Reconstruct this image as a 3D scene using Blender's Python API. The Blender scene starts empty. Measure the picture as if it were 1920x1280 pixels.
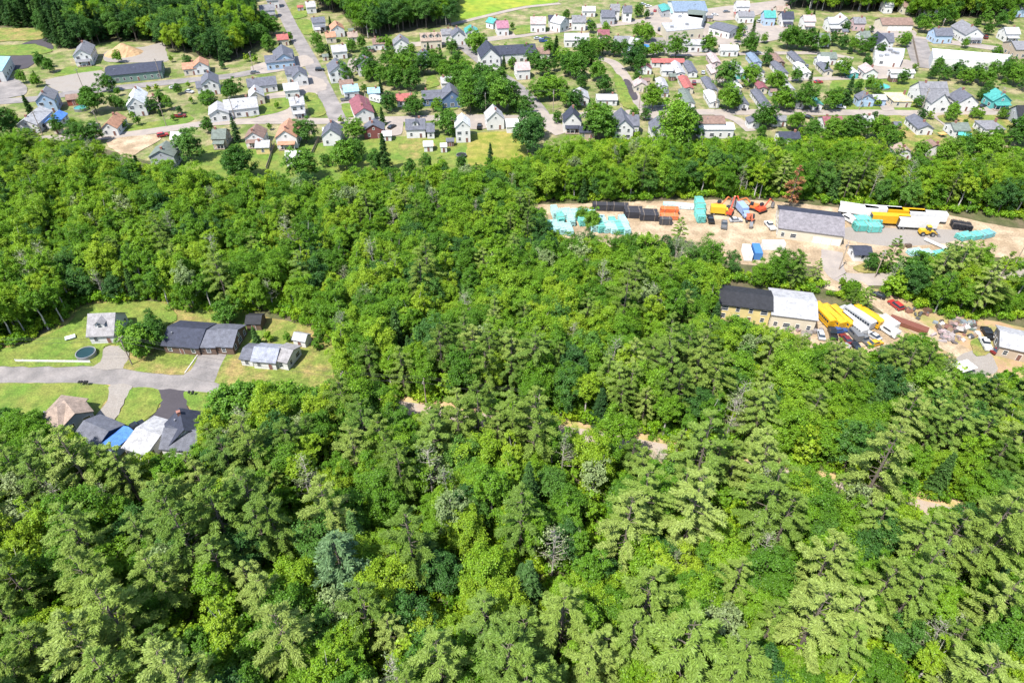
import bpy, math, random
import numpy as np
from mathutils import Vector, Matrix

random.seed(7)
RNG = np.random.default_rng(11)
S = bpy.context.scene
C = S.collection
R = math.radians

# ------------------------------------------------------------------ camera, sky, sun, exposure
CAM_H = 120.0
PITCH = 40.0
FPX = 1281.0                      # focal length in pixels of a 1920 px wide picture
cam_d = bpy.data.cameras.new('camera')
cam = bpy.data.objects.new('camera', cam_d)
C.objects.link(cam)
cam.location = (0, 0, CAM_H)
cam.rotation_euler = (R(90 - PITCH), 0, 0)
cam_d.sensor_width = 36.0
cam_d.lens = 36.0 * FPX / 1920.0
cam_d.clip_start = 1.0
cam_d.clip_end = 9000.0
S.camera = cam

SUN_TO = Vector((-0.68, -0.73, 0.0)).normalized()
SUN_EL = 60.0
w = bpy.data.worlds.new('World')
S.world = w
w.use_nodes = True
wn = w.node_tree.nodes
sky = wn.new('ShaderNodeTexSky')
sky.sky_type = 'NISHITA'
sky.sun_disc = False
sky.sun_elevation = R(SUN_EL)
sky.sun_rotation = math.atan2(SUN_TO.x, SUN_TO.y)
wn['Background'].inputs['Strength'].default_value = 0.15
w.node_tree.links.new(sky.outputs[0], wn['Background'].inputs['Color'])
sd = bpy.data.lights.new('sun', 'SUN')
sd.energy = 4.9
sd.angle = R(0.5)
sd.color = (1.0, 0.955, 0.88)
sun = bpy.data.objects.new('sun', sd)
C.objects.link(sun)
tosun = Vector((SUN_TO.x * math.cos(R(SUN_EL)), SUN_TO.y * math.cos(R(SUN_EL)), math.sin(R(SUN_EL))))
sun.rotation_euler = tosun.to_track_quat('Z', 'Y').to_euler()
sun.location = (-100, -60, 200)
S.view_settings.view_transform = 'Standard'
S.view_settings.look = 'None'
S.view_settings.gamma = 1.0
S.view_settings.exposure = 1.26
S.render.engine = 'CYCLES'
try:
    S.cycles.max_bounces = 5
    S.cycles.diffuse_bounces = 3
    S.cycles.transmission_bounces = 3
except Exception:
    pass

# ------------------------------------------------------------------ helpers
SP, CP = math.sin(R(PITCH)), math.cos(R(PITCH))
def at(px, py, z=0.0):
    """point of the place at height z that the drone sees at a survey pixel"""
    u, v = px - 960.0, 640.0 - py
    dx, dy, dz = u, FPX * CP + v * SP, -FPX * SP + v * CP
    t = (z - CAM_H) / dz
    return Vector((dx * t, dy * t, z))
def to_px(x, y, z=0.0):
    zc = y * CP - (z - CAM_H) * SP
    up = y * SP + (z - CAM_H) * CP
    return 960 + FPX * x / zc, 640 - FPX * up / zc
def inpoly(x, y, P):
    """vectorised point in polygon"""
    x = np.asarray(x, float); y = np.asarray(y, float)
    c = np.zeros(x.shape, bool)
    n = len(P)
    for i in range(n):
        x1, y1 = P[i]; x2, y2 = P[i - 1]
        if y1 == y2:
            continue
        k = ((y1 > y) != (y2 > y)) & (x < (x2 - x1) * (y - y1) / (y2 - y1) + x1)
        c ^= k
    return c
def tag(o, label=None, cat=None, group=None, kind=None):
    if label: o['label'] = label
    if cat: o['category'] = cat
    if group: o['group'] = group
    if kind: o['kind'] = kind
    return o
def empty(name, loc, rz=0.0):
    o = bpy.data.objects.new(name, None)
    o.empty_display_size = 0.5
    o.location = loc
    o.rotation_euler = (0, 0, rz)
    C.objects.link(o)
    return o
def link(name, me, parent=None, loc=None, rz=None, scale=None, mat=None):
    o = bpy.data.objects.new(name, me)
    C.objects.link(o)
    if parent is not None: o.parent = parent
    if loc is not None: o.location = loc
    if rz is not None: o.rotation_euler = (0, 0, rz)
    if scale is not None: o.scale = scale
    if mat is not None:
        if len(me.materials) == 0: me.materials.append(mat)
        o.material_slots[0].link = 'OBJECT'
        o.material_slots[0].material = mat
    return o

class MB:
    """collects shapes into one mesh"""
    def __init__(s):
        s.v, s.f, s.m = [], [], []
    def add(s, vs, fs, mi=0, M=None):
        b = len(s.v)
        for p in vs:
            p = Vector(p)
            s.v.append(tuple(M @ p) if M is not None else tuple(p))
        for f in fs:
            s.f.append(tuple(b + i for i in f)); s.m.append(mi)
        return s
    def box(s, x0, x1, y0, y1, z0, z1, mi=0, M=None, top=(0, 0)):
        tx, ty = top
        vs = [(x0, y0, z0), (x1, y0, z0), (x1, y1, z0), (x0, y1, z0),
              (x0 + tx, y0 + ty, z1), (x1 - tx, y0 + ty, z1), (x1 - tx, y1 - ty, z1), (x0 + tx, y1 - ty, z1)]
        fs = [(0, 3, 2, 1), (4, 5, 6, 7), (0, 1, 5, 4), (1, 2, 6, 5), (2, 3, 7, 6), (3, 0, 4, 7)]
        return s.add(vs, fs, mi, M)
    def prism(s, prof, y0, y1, mi=0, M=None):
        """profile in x,z extruded along y"""
        n = len(prof)
        vs = [(p[0], y0, p[1]) for p in prof] + [(p[0], y1, p[1]) for p in prof]
        fs = [tuple(range(n)), tuple(range(2 * n - 1, n - 1, -1))]
        fs += [(i + n, (i + 1) % n + n, (i + 1) % n, i) for i in range(n)]
        return s.add(vs, fs, mi, M)
    def cyl(s, p0, p1, r0, r1, n=8, mi=0, caps=True):
        p0, p1 = Vector(p0), Vector(p1)
        d = (p1 - p0)
        if d.length < 1e-6: return s
        d.normalize()
        a = d.orthogonal().normalized(); b = d.cross(a)
        vs = []
        for p, r in ((p0, r0), (p1, r1)):
            for i in range(n):
                t = 2 * math.pi * i / n
                vs.append(p + (a * math.cos(t) + b * math.sin(t)) * r)
        fs = [(i, (i + 1) % n, n + (i + 1) % n, n + i) for i in range(n)]
        if caps:
            fs += [tuple(range(n - 1, -1, -1)), tuple(range(n, 2 * n))]
        return s.add(vs, fs, mi)
    def mesh(s, name, *mats):
        me = bpy.data.meshes.new(name)
        me.from_pydata(s.v, [], s.f)
        for m in mats: me.materials.append(m)
        if len(mats) > 1:
            me.polygons.foreach_set('material_index', s.m)
        me.update()
        return me
    def build(s, name, parent, *mats):
        return link(name, s.mesh(name, *mats), parent)

# ------------------------------------------------------------------ materials
def nn(nt, t, **kw):
    n = nt.nodes.new(t)
    for k, v in kw.items():
        if hasattr(n, k): setattr(n, k, v)
        else: n.inputs[k].default_value = v
    return n
MATS = {}
ALB = .74        # lowers every non-leaf colour evenly to balance the raised exposure
def surf(name, col, rough=0.85, var=0.18, scale=0.6, fine=0.12, fscale=6.0, metal=0.0, spec=0.3, col2=None, bump=0.0, c2scale=0.12):
    """opaque surface with uneven tone at two scales, optional second colour in patches"""
    if name in MATS: return MATS[name]
    m = bpy.data.materials.new(name); m.use_nodes = True
    nt = m.node_tree; L = nt.links.new
    b = nt.nodes['Principled BSDF']
    b.inputs['Roughness'].default_value = rough
    b.inputs['Metallic'].default_value = metal
    b.inputs['Specular IOR Level'].default_value = spec
    g = nn(nt, 'ShaderNodeNewGeometry')
    n1 = nn(nt, 'ShaderNodeTexNoise'); n1.inputs['Scale'].default_value = scale; n1.inputs['Detail'].default_value = 4
    n2 = nn(nt, 'ShaderNodeTexNoise'); n2.inputs['Scale'].default_value = fscale; n2.inputs['Detail'].default_value = 3
    L(g.outputs['Position'], n1.inputs['Vector']); L(g.outputs['Position'], n2.inputs['Vector'])
    r1 = nn(nt, 'ShaderNodeMapRange'); r1.inputs['From Min'].default_value = .3; r1.inputs['From Max'].default_value = .7
    r1.inputs['To Min'].default_value = 1 - var; r1.inputs['To Max'].default_value = 1 + var
    r2 = nn(nt, 'ShaderNodeMapRange'); r2.inputs['From Min'].default_value = .3; r2.inputs['From Max'].default_value = .7
    r2.inputs['To Min'].default_value = 1 - fine; r2.inputs['To Max'].default_value = 1 + fine
    L(n1.outputs['Fac'], r1.inputs['Value']); L(n2.outputs['Fac'], r2.inputs['Value'])
    mu = nn(nt, 'ShaderNodeMath', operation='MULTIPLY'); L(r1.outputs[0], mu.inputs[0]); L(r2.outputs[0], mu.inputs[1])
    src = None
    if col2 is not None:
        n3 = nn(nt, 'ShaderNodeTexNoise'); n3.inputs['Scale'].default_value = c2scale; n3.inputs['Detail'].default_value = 5
        n3.inputs['Roughness'].default_value = .62
        L(g.outputs['Position'], n3.inputs['Vector'])
        r3 = nn(nt, 'ShaderNodeMapRange'); r3.inputs['From Min'].default_value = .42; r3.inputs['From Max'].default_value = .62
        L(n3.outputs['Fac'], r3.inputs['Value'])
        mx = nn(nt, 'ShaderNodeMix', data_type='RGBA'); L(r3.outputs[0], mx.inputs['Factor'])
        mx.inputs[6].default_value = (*col, 1); mx.inputs[7].default_value = (*col2, 1)
        src = mx.outputs[2]
    vm = nn(nt, 'ShaderNodeVectorMath', operation='SCALE')
    if src is not None: L(src, vm.inputs[0])
    else: vm.inputs[0].default_value = col
    ml = nn(nt, 'ShaderNodeMath', operation='MULTIPLY'); ml.inputs[1].default_value = ALB; L(mu.outputs[0], ml.inputs[0])
    L(ml.outputs[0], vm.inputs['Scale'])
    L(vm.outputs[0], b.inputs['Base Color'])
    if bump > 0:
        bp = nn(nt, 'ShaderNodeBump'); bp.inputs['Strength'].default_value = bump; bp.inputs['Distance'].default_value = .15
        L(n2.outputs['Fac'], bp.inputs['Height']); L(bp.outputs[0], b.inputs['Normal'])
    MATS[name] = m
    return m
def leafmat(name, stops, trans=0.35, isl=0.35, glossy=0.05, patch=0.25):
    """foliage: one colour per tree out of a ramp, uneven from leaf clump to leaf clump"""
    m = bpy.data.materials.new(name); m.use_nodes = True
    nt = m.node_tree; L = nt.links.new
    for n in list(nt.nodes): nt.nodes.remove(n)
    out = nn(nt, 'ShaderNodeOutputMaterial')
    oi = nn(nt, 'ShaderNodeObjectInfo'); g = nn(nt, 'ShaderNodeNewGeometry')
    cr = nn(nt, 'ShaderNodeValToRGB')
    e = cr.color_ramp.elements
    while len(e) < len(stops): e.new(0.5)
    for i, (p, c) in enumerate(stops):
        e[i].position = p; e[i].color = (*c, 1)
    nz = nn(nt, 'ShaderNodeTexNoise'); nz.inputs['Scale'].default_value = .045; nz.inputs['Detail'].default_value = 2
    L(g.outputs['Position'], nz.inputs['Vector'])
    a1 = nn(nt, 'ShaderNodeMath', operation='MULTIPLY_ADD'); a1.inputs[1].default_value = 1.2 * patch * 2; a1.inputs[2].default_value = -0.6 * patch * 2
    L(nz.outputs['Fac'], a1.inputs[0])
    a2 = nn(nt, 'ShaderNodeMath', operation='ADD'); L(a1.outputs[0], a2.inputs[0]); L(oi.outputs['Random'], a2.inputs[1])
    a3 = nn(nt, 'ShaderNodeMath', operation='MULTIPLY_ADD'); a3.inputs[1].default_value = .22; L(g.outputs['Random Per Island'], a3.inputs[0]); L(a2.outputs[0], a3.inputs[2])
    a4 = nn(nt, 'ShaderNodeMath', operation='SUBTRACT'); L(a3.outputs[0], a4.inputs[0]); a4.inputs[1].default_value = .11; a4.use_clamp = True
    L(a4.outputs[0], cr.inputs[0])
    mr = nn(nt, 'ShaderNodeMapRange'); mr.inputs['To Min'].default_value = 1 - isl; mr.inputs['To Max'].default_value = 1 + isl
    wn_ = nn(nt, 'ShaderNodeTexWhiteNoise'); wn_.noise_dimensions = '1D'
    L(g.outputs['Random Per Island'], wn_.inputs['W']); L(wn_.outputs['Value'], mr.inputs['Value'])
    vm = nn(nt, 'ShaderNodeVectorMath', operation='SCALE'); L(cr.outputs[0], vm.inputs[0]); L(mr.outputs[0], vm.inputs['Scale'])
    df = nn(nt, 'ShaderNodeBsdfDiffuse'); L(vm.outputs[0], df.inputs['Color'])
    tc = nn(nt, 'ShaderNodeVectorMath', operation='MULTIPLY'); L(vm.outputs[0], tc.inputs[0]); tc.inputs[1].default_value = (1.25, 1.2, .5)
    tr = nn(nt, 'ShaderNodeBsdfTranslucent'); L(tc.outputs[0], tr.inputs['Color'])
    m1 = nn(nt, 'ShaderNodeMixShader'); m1.inputs[0].default_value = trans
    L(df.outputs[0], m1.inputs[1]); L(tr.outputs[0], m1.inputs[2])
    gl = nn(nt, 'ShaderNodeBsdfGlossy'); gl.inputs['Roughness'].default_value = .5; gl.inputs['Color'].default_value = (.9, .95, .85, 1)
    m2 = nn(nt, 'ShaderNodeMixShader'); m2.inputs[0].default_value = glossy
    L(m1.outputs[0], m2.inputs[1]); L(gl.outputs[0], m2.inputs[2])
    L(m2.outputs[0], out.inputs['Surface'])
    return m
LEAF = leafmat('broad_leaves', [(0, (.060, .148, .013)), (.35, (.098, .210, .013)), (.7, (.146, .266, .015)), (1, (.220, .315, .020))], trans=.44, glossy=.012)
YARDLEAF = leafmat('garden_leaves', [(0, (.038, .105, .015)), (.5, (.068, .160, .016)), (1, (.120, .235, .018))], trans=.36, glossy=.012)
OAKLEAF = leafmat('dark_leaves', [(0, (.024, .070, .016)), (.5, (.040, .105, .018)), (1, (.068, .150, .020))], trans=.22, glossy=.012)  # dark species; tone lowered partly to suggest cloud shadow on the far wood
SHRUBLEAF = leafmat('shrub_leaves', [(0, (.075, .175, .012)), (.5, (.135, .265, .012)), (1, (.215, .32, .015))], trans=.42, glossy=.012)
PINE = leafmat('pine_needles', [(0, (.088, .158, .024)), (.4, (.138, .215, .034)), (.75, (.180, .252, .048)), (1, (.220, .285, .068))], trans=.32, isl=.3, glossy=.012)
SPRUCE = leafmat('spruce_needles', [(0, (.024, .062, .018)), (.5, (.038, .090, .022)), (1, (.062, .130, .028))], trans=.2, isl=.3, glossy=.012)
PALE = leafmat('pale_leaves', [(0, (.125, .180, .070)), (.5, (.165, .225, .085)), (1, (.215, .265, .115))], trans=.35, glossy=.012)
BLUEGREY = leafmat('bluegrey_needles', [(0, (.090, .165, .070)), (1, (.115, .195, .085))], trans=.3, glossy=.012)
RUST = leafmat('rusty_needles', [(0, (.30, .14, .07)), (1, (.42, .21, .11))], trans=.2, glossy=.012)
BARK = surf('bark', (.13, .105, .085), .95, .25, 1.5)
BIRCH = surf('pale_bark', (.42, .39, .35), .9, .25, 1.2)
DEADWOOD = surf('dead_wood', (.33, .30, .265), .95, .2, 1.5)

ROOFC = dict(grey=(.17, .17, .185), slate=(.105, .11, .135), ltgrey=(.33, .33, .34), paleblue=(.235, .25, .30), warmgrey=(.245, .235, .24), navy=(.035, .04, .062), black=(.022, .023, .028),
             brown=(.19, .125, .10), red=(.31, .095, .085), orange=(.36, .19, .12), tan=(.275, .21, .17), green=(.13, .155, .135),
             teal=(.06, .27, .245), white=(.60, .60, .59), blue=(.07, .19, .55), skyblue=(.24, .40, .50), maroon=(.20, .07, .085),
             pink=(.45, .20, .27), pinkgrey=(.36, .29, .28), magenta=(.29, .13, .18), bluegrey=(.15, .20, .27), yellow=(.55, .45, .25), violet=(.185, .172, .185))
WALLC = dict(white=(.63, .62, .60), cream=(.56, .50, .39), tan=(.42, .34, .26), yellow=(.62, .50, .22), blue=(.10, .16, .27), grey=(.34, .35, .37),
             brown=(.14, .09, .065), red=(.30, .08, .06), darkred=(.17, .055, .05), green=(.16, .24, .20), ltblue=(.36, .47, .60), teal=(.10, .38, .36), navy=(.03, .045, .09), pinkish=(.50, .36, .36))
ROOFWORD = dict(paleblue='pale bluish grey', warmgrey='warm grey', ltgrey='light grey', skyblue='sky blue', pinkgrey='pinkish grey', bluegrey='blue grey', slate='slate grey', violet='violet grey', magenta='magenta')
WALLWORD = dict(darkred='dark red', ltblue='light blue', pinkish='pinkish')
def roofm(c): return surf('roof_' + c, ROOFC[c], .82 if c not in ('white', 'teal', 'skyblue') else .5, .24, .9, .26, 5.0, bump=.3)
def wallm(c): return surf('wall_' + c, WALLC[c], .75, .07, .5, .05, 4.0)
TRIM = surf('white_trim', (.68, .68, .66), .6, .05)
GLASS = surf('window_glass', (.03, .04, .055), .08, .25, .3, .05, spec=.6)
DOORM = surf('door_paint', (.20, .10, .08), .6, .2, .1)
CONC = surf('concrete', (.44, .42, .39), .9, .12)
BRICKM = surf('chimney_brick', (.27, .13, .10), .95, .15, 2)
WOOD = surf('weathered_wood', (.30, .24, .19), .9, .2, 1.5)
RUBBER = surf('rubber', (.02, .02, .022), .8, .2)
STEEL = surf('steel', (.40, .40, .41), .45, .15, metal=.6)
PAINT = {}
def paint(c, name=None, rough=.35, metal=0.0, var=.08):
    k = tuple(round(x, 3) for x in c)
    if k not in PAINT:
        PAINT[k] = surf('paint_%d' % len(PAINT), c, rough, var, 1.5, .05, metal=metal, spec=.5)
    return PAINT[k]

# ------------------------------------------------------------------ the setting: ground, roads, lots, lawns
GRASS = surf('town_grass', (.100, .145, .026), .95, .25, .3, .3, 2.0, col2=(.26, .22, .12), bump=.5, c2scale=.1)
LAWN = surf('lawn_grass', (.098, .168, .020), .95, .25, .45, .34, 2.6, col2=(.165, .185, .036), bump=.5, c2scale=.09)
DRYLAWN = surf('dry_lawn', (.130, .172, .028), .95, .25, .5, .34, 2.6, col2=(.26, .195, .072), bump=.5, c2scale=.12)
MEADOW = surf('meadow_grass', (.16, .25, .016), .95, .18, .2, .22, 2.0, col2=(.25, .275, .025), bump=.5, c2scale=.05)
FLOOR = surf('woodland_floor', (.075, .085, .028), .95, .25, .3, .25, 3.0, col2=(.105, .085, .05), bump=.6, c2scale=.15)
ASPHALT = surf('old_asphalt', (.180, .166, .160), .92, .16, .22, .12, 2.2, col2=(.245, .222, .21), c2scale=.16)
PALEROAD = surf('sunbleached_road', (.27, .235, .21), .92, .09, .15, .08, 3.0, col2=(.32, .275, .235), c2scale=.2)
TRACK = surf('forest_road', (.36, .28, .215), .92, .12, .3, .1, 3.0, col2=(.31, .265, .225), c2scale=.3)
BLACKTOP = surf('new_blacktop', (.055, .048, .055), .85, .1, .2, .1, 3.0)
DIRT = surf('yard_dirt', (.30, .222, .14), .95, .2, .2, .18, 1.6, col2=(.39, .305, .21), c2scale=.1)
GRAVEL = surf('gravel', (.27, .245, .22), .95, .12, .2, .16, 4.0, col2=(.225, .20, .175), c2scale=.2, bump=.4)
SANDM = surf('sand', (.40, .265, .145), .95, .15, .3, .1, 3.0, bump=.3)
VERGE = surf('sandy_verge', (.46, .30, .17), .95, .15, .3, .15, 3.0, col2=(.26, .25, .07), c2scale=.35)

def rough_edge(P, step=2.0, jit=0.3):
    out = []
    n = len(P)
    for i in range(n):
        a, b = Vector(P[i]), Vector(P[(i + 1) % n])
        k = max(1, int((b - a).length / step))
        for j in range(k):
            p = a.lerp(b, j / k)
            out.append((p.x + random.uniform(-jit, jit), p.y + random.uniform(-jit, jit)))
    return out
LAYER = [0]; LEVELS = []
def level(z):
    """a height of its own for every sheet of ground"""
    while any(abs(z - q) < .0022 for q in LEVELS): z += .0023
    LEVELS.append(z)
    return z
def sheet(name, pts, z, m, step=2.0, jit=0.3, world=False):
    z = level(z)
    P = [p if world else tuple(at(*p).xy) for p in pts]
    P = rough_edge(P, step, jit)
    me = bpy.data.meshes.new(name)
    me.from_pydata([(x, y, z) for x, y in P], [], [tuple(range(len(P)))])
    me.materials.append(m); me.update()
    if me.polygons[0].normal.z < 0: me.flip_normals()
    return tag(link(name, me), kind='structure')
def smooth(pts, per=6):
    P = [Vector(p) for p in pts]
    P = [P[0] * 2 - P[1]] + P + [P[-1] * 2 - P[-2]]
    out = []
    for i in range(1, len(P) - 2):
        p0, p1, p2, p3 = P[i - 1:i + 3]
        for j in range(per):
            t = j / per
            out.append(.5 * ((2 * p1) + (p2 - p0) * t + (2 * p0 - 5 * p1 + 4 * p2 - p3) * t * t + (3 * p1 - p0 - 3 * p2 + p3) * t ** 3))
    out.append(P[-2])
    return out
ROADLINES = []
def road(name, pts, width, z, m, jit=.12, line=None, world=False):
    z = level(z)
    P = smooth([p if world else tuple(at(*p).xy) for p in pts])
    ROADLINES.append((P, width))
    vs, fs = [], []
    for i, p in enumerate(P):
        d = (P[min(i + 1, len(P) - 1)] - P[max(i - 1, 0)]).normalized()
        nrm = Vector((-d.y, d.x))
        for s in (-1, 1):
            q = p + nrm * s * (width / 2 + random.uniform(-jit, jit))
            vs.append((q.x, q.y, z))
    for i in range(len(P) - 1):
        fs.append((2 * i, 2 * i + 1, 2 * i + 3, 2 * i + 2))
    me = bpy.data.meshes.new(name); me.from_pydata(vs, [], fs); me.materials.append(m); me.update()
    if me.polygons[0].normal.z < 0: me.flip_normals()
    return tag(link(name, me), kind='structure')

sheet('ground', [(-4500, -3000), (4500, -3000), (4500, 6500), (-4500, 6500)], -0.12, GRASS, 1e6, 0, True)
# ground under the woods
sheet('woodland_floor', [(-320, -60), (320, -60), (330, 266), (230, 262), (190, 253), (150, 264), (95, 265), (40, 266), (10, 246), (-30, 240), (-75, 238), (-100, 240), (-125, 246),
                         (-150, 258), (-190, 276), (-330, 280)], -0.09, FLOOR, 4, .8, True)
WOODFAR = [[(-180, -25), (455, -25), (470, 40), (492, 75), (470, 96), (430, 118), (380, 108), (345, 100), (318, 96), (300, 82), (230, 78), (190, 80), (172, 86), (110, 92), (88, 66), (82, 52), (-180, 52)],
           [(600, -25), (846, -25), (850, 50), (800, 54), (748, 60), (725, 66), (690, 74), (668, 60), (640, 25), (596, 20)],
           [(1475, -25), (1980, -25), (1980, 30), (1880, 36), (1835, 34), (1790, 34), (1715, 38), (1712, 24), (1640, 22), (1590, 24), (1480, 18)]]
for P in WOODFAR:
    sheet('woodland_floor', P, -0.088, FLOOR, 4, .8)

FRONT = [(-180, 290), (60, 262), (200, 256), (320, 241), (400, 230), (500, 227), (620, 227), (760, 223), (867, 220), (1000, 221), (1100, 215), (1200, 211), (1300, 210), (1600, 211), (1770, 212), (1980, 209)]
HILL = [(505, -30), (522, 2), (543, 45), (562, 80), (582, 115), (600, 152), (617, 188), (636, 226)]
CROSS = [(-180, 203), (60, 186), (150, 173), (330, 153), (437, 142), (527, 124), (584, 114)]
UPPER = [(760, 84), (862, 79), (930, 72), (1000, 63), (1060, 56), (1130, 48), (1200, 40), (1260, 30), (1350, 17), (1460, 4), (1560, -12)]
OBLIQ = [(858, 78), (885, 100), (923, 130), (975, 168), (1008, 203), (1020, 222)]
WINDING = [(-160, 705), (-30, 701), (60, 700), (200, 702), (300, 712), (380, 719), (440, 730)]
FOREST = [(430, 734), (520, 745), (600, 753), (720, 763), (830, 779), (960, 798), (1095, 820), (1250, 850), (1500, 902), (1740, 958), (1990, 1020)]
road('front_street', FRONT, 6.6, 0.0, PALEROAD)
road('hill_street', HILL, 8.0, 0.012, ASPHALT)
road('cross_street', CROSS, 7.5, 0.006, ASPHALT)
road('upper_street', UPPER, 8.0, 0.0, PALEROAD)
road('oblique_street', OBLIQ, 7.0, 0.008, ASPHALT)
road('residential_road', WINDING, 7.0, 0.012, ASPHALT)
road('forest_road', FOREST, 5.4, 0.018, TRACK)
road('road_verge', FOREST[2:], 9.5, -0.03, VERGE, .5)
road('road_verge', WINDING, 8.2, -0.03, VERGE, .3)
road('yard_road', [(1560, 470), (1562, 500), (1580, 520), (1640, 524), (1760, 518), (1990, 515)], 6.5, 0.03, PALEROAD)
road('back_track', [(1880, 548), (1940, 545), (2000, 540)], 10, 0.03, PALEROAD)
road('junkyard_lane', [(1600, 530), (1640, 560), (1690, 595), (1750, 632), (1815, 668), (1860, 705), (1900, 740)], 6.0, 0.03, DIRT)
road('trailer_lane', [(1118, 108), (1150, 118), (1168, 140), (1180, 162), (1192, 188), (1204, 210)], 6.0, 0.004, PALEROAD)
road('trailer_lane', [(1285, 153), (1420, 150), (1600, 146), (1660, 140)], 5, 0.004, PALEROAD)
road('trailer_lane', [(1255, 103), (1400, 101), (1530, 100), (1600, 110)], 5, 0.004, PALEROAD)
road('side_road', [(1000, 205), (1018, 222), (1035, 236), (1058, 250)], 9, 0.01, PALEROAD)
road('right_street', [(1690, 70), (1760, 77), (1830, 86), (1920, 98), (2000, 108)], 9, 0.004, PALEROAD)
road('right_side_street', [(1716, 72), (1722, 92), (1735, 128)], 12, 0.008, ASPHALT)
road('meadow_path', [(842, 47), (880, 38), (930, 26), (985, 14), (1050, 7)], 4.5, 0.0, PALEROAD)
road('hillside_drive', [(1748, 212), (1770, 228), (1790, 245), (1800, 262)], 4.5, 0.004, PALEROAD)
road('hillside_drive', [(1340, 212), (1375, 222), (1392, 232), (1408, 246)], 5, 0.004, PALEROAD)

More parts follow.
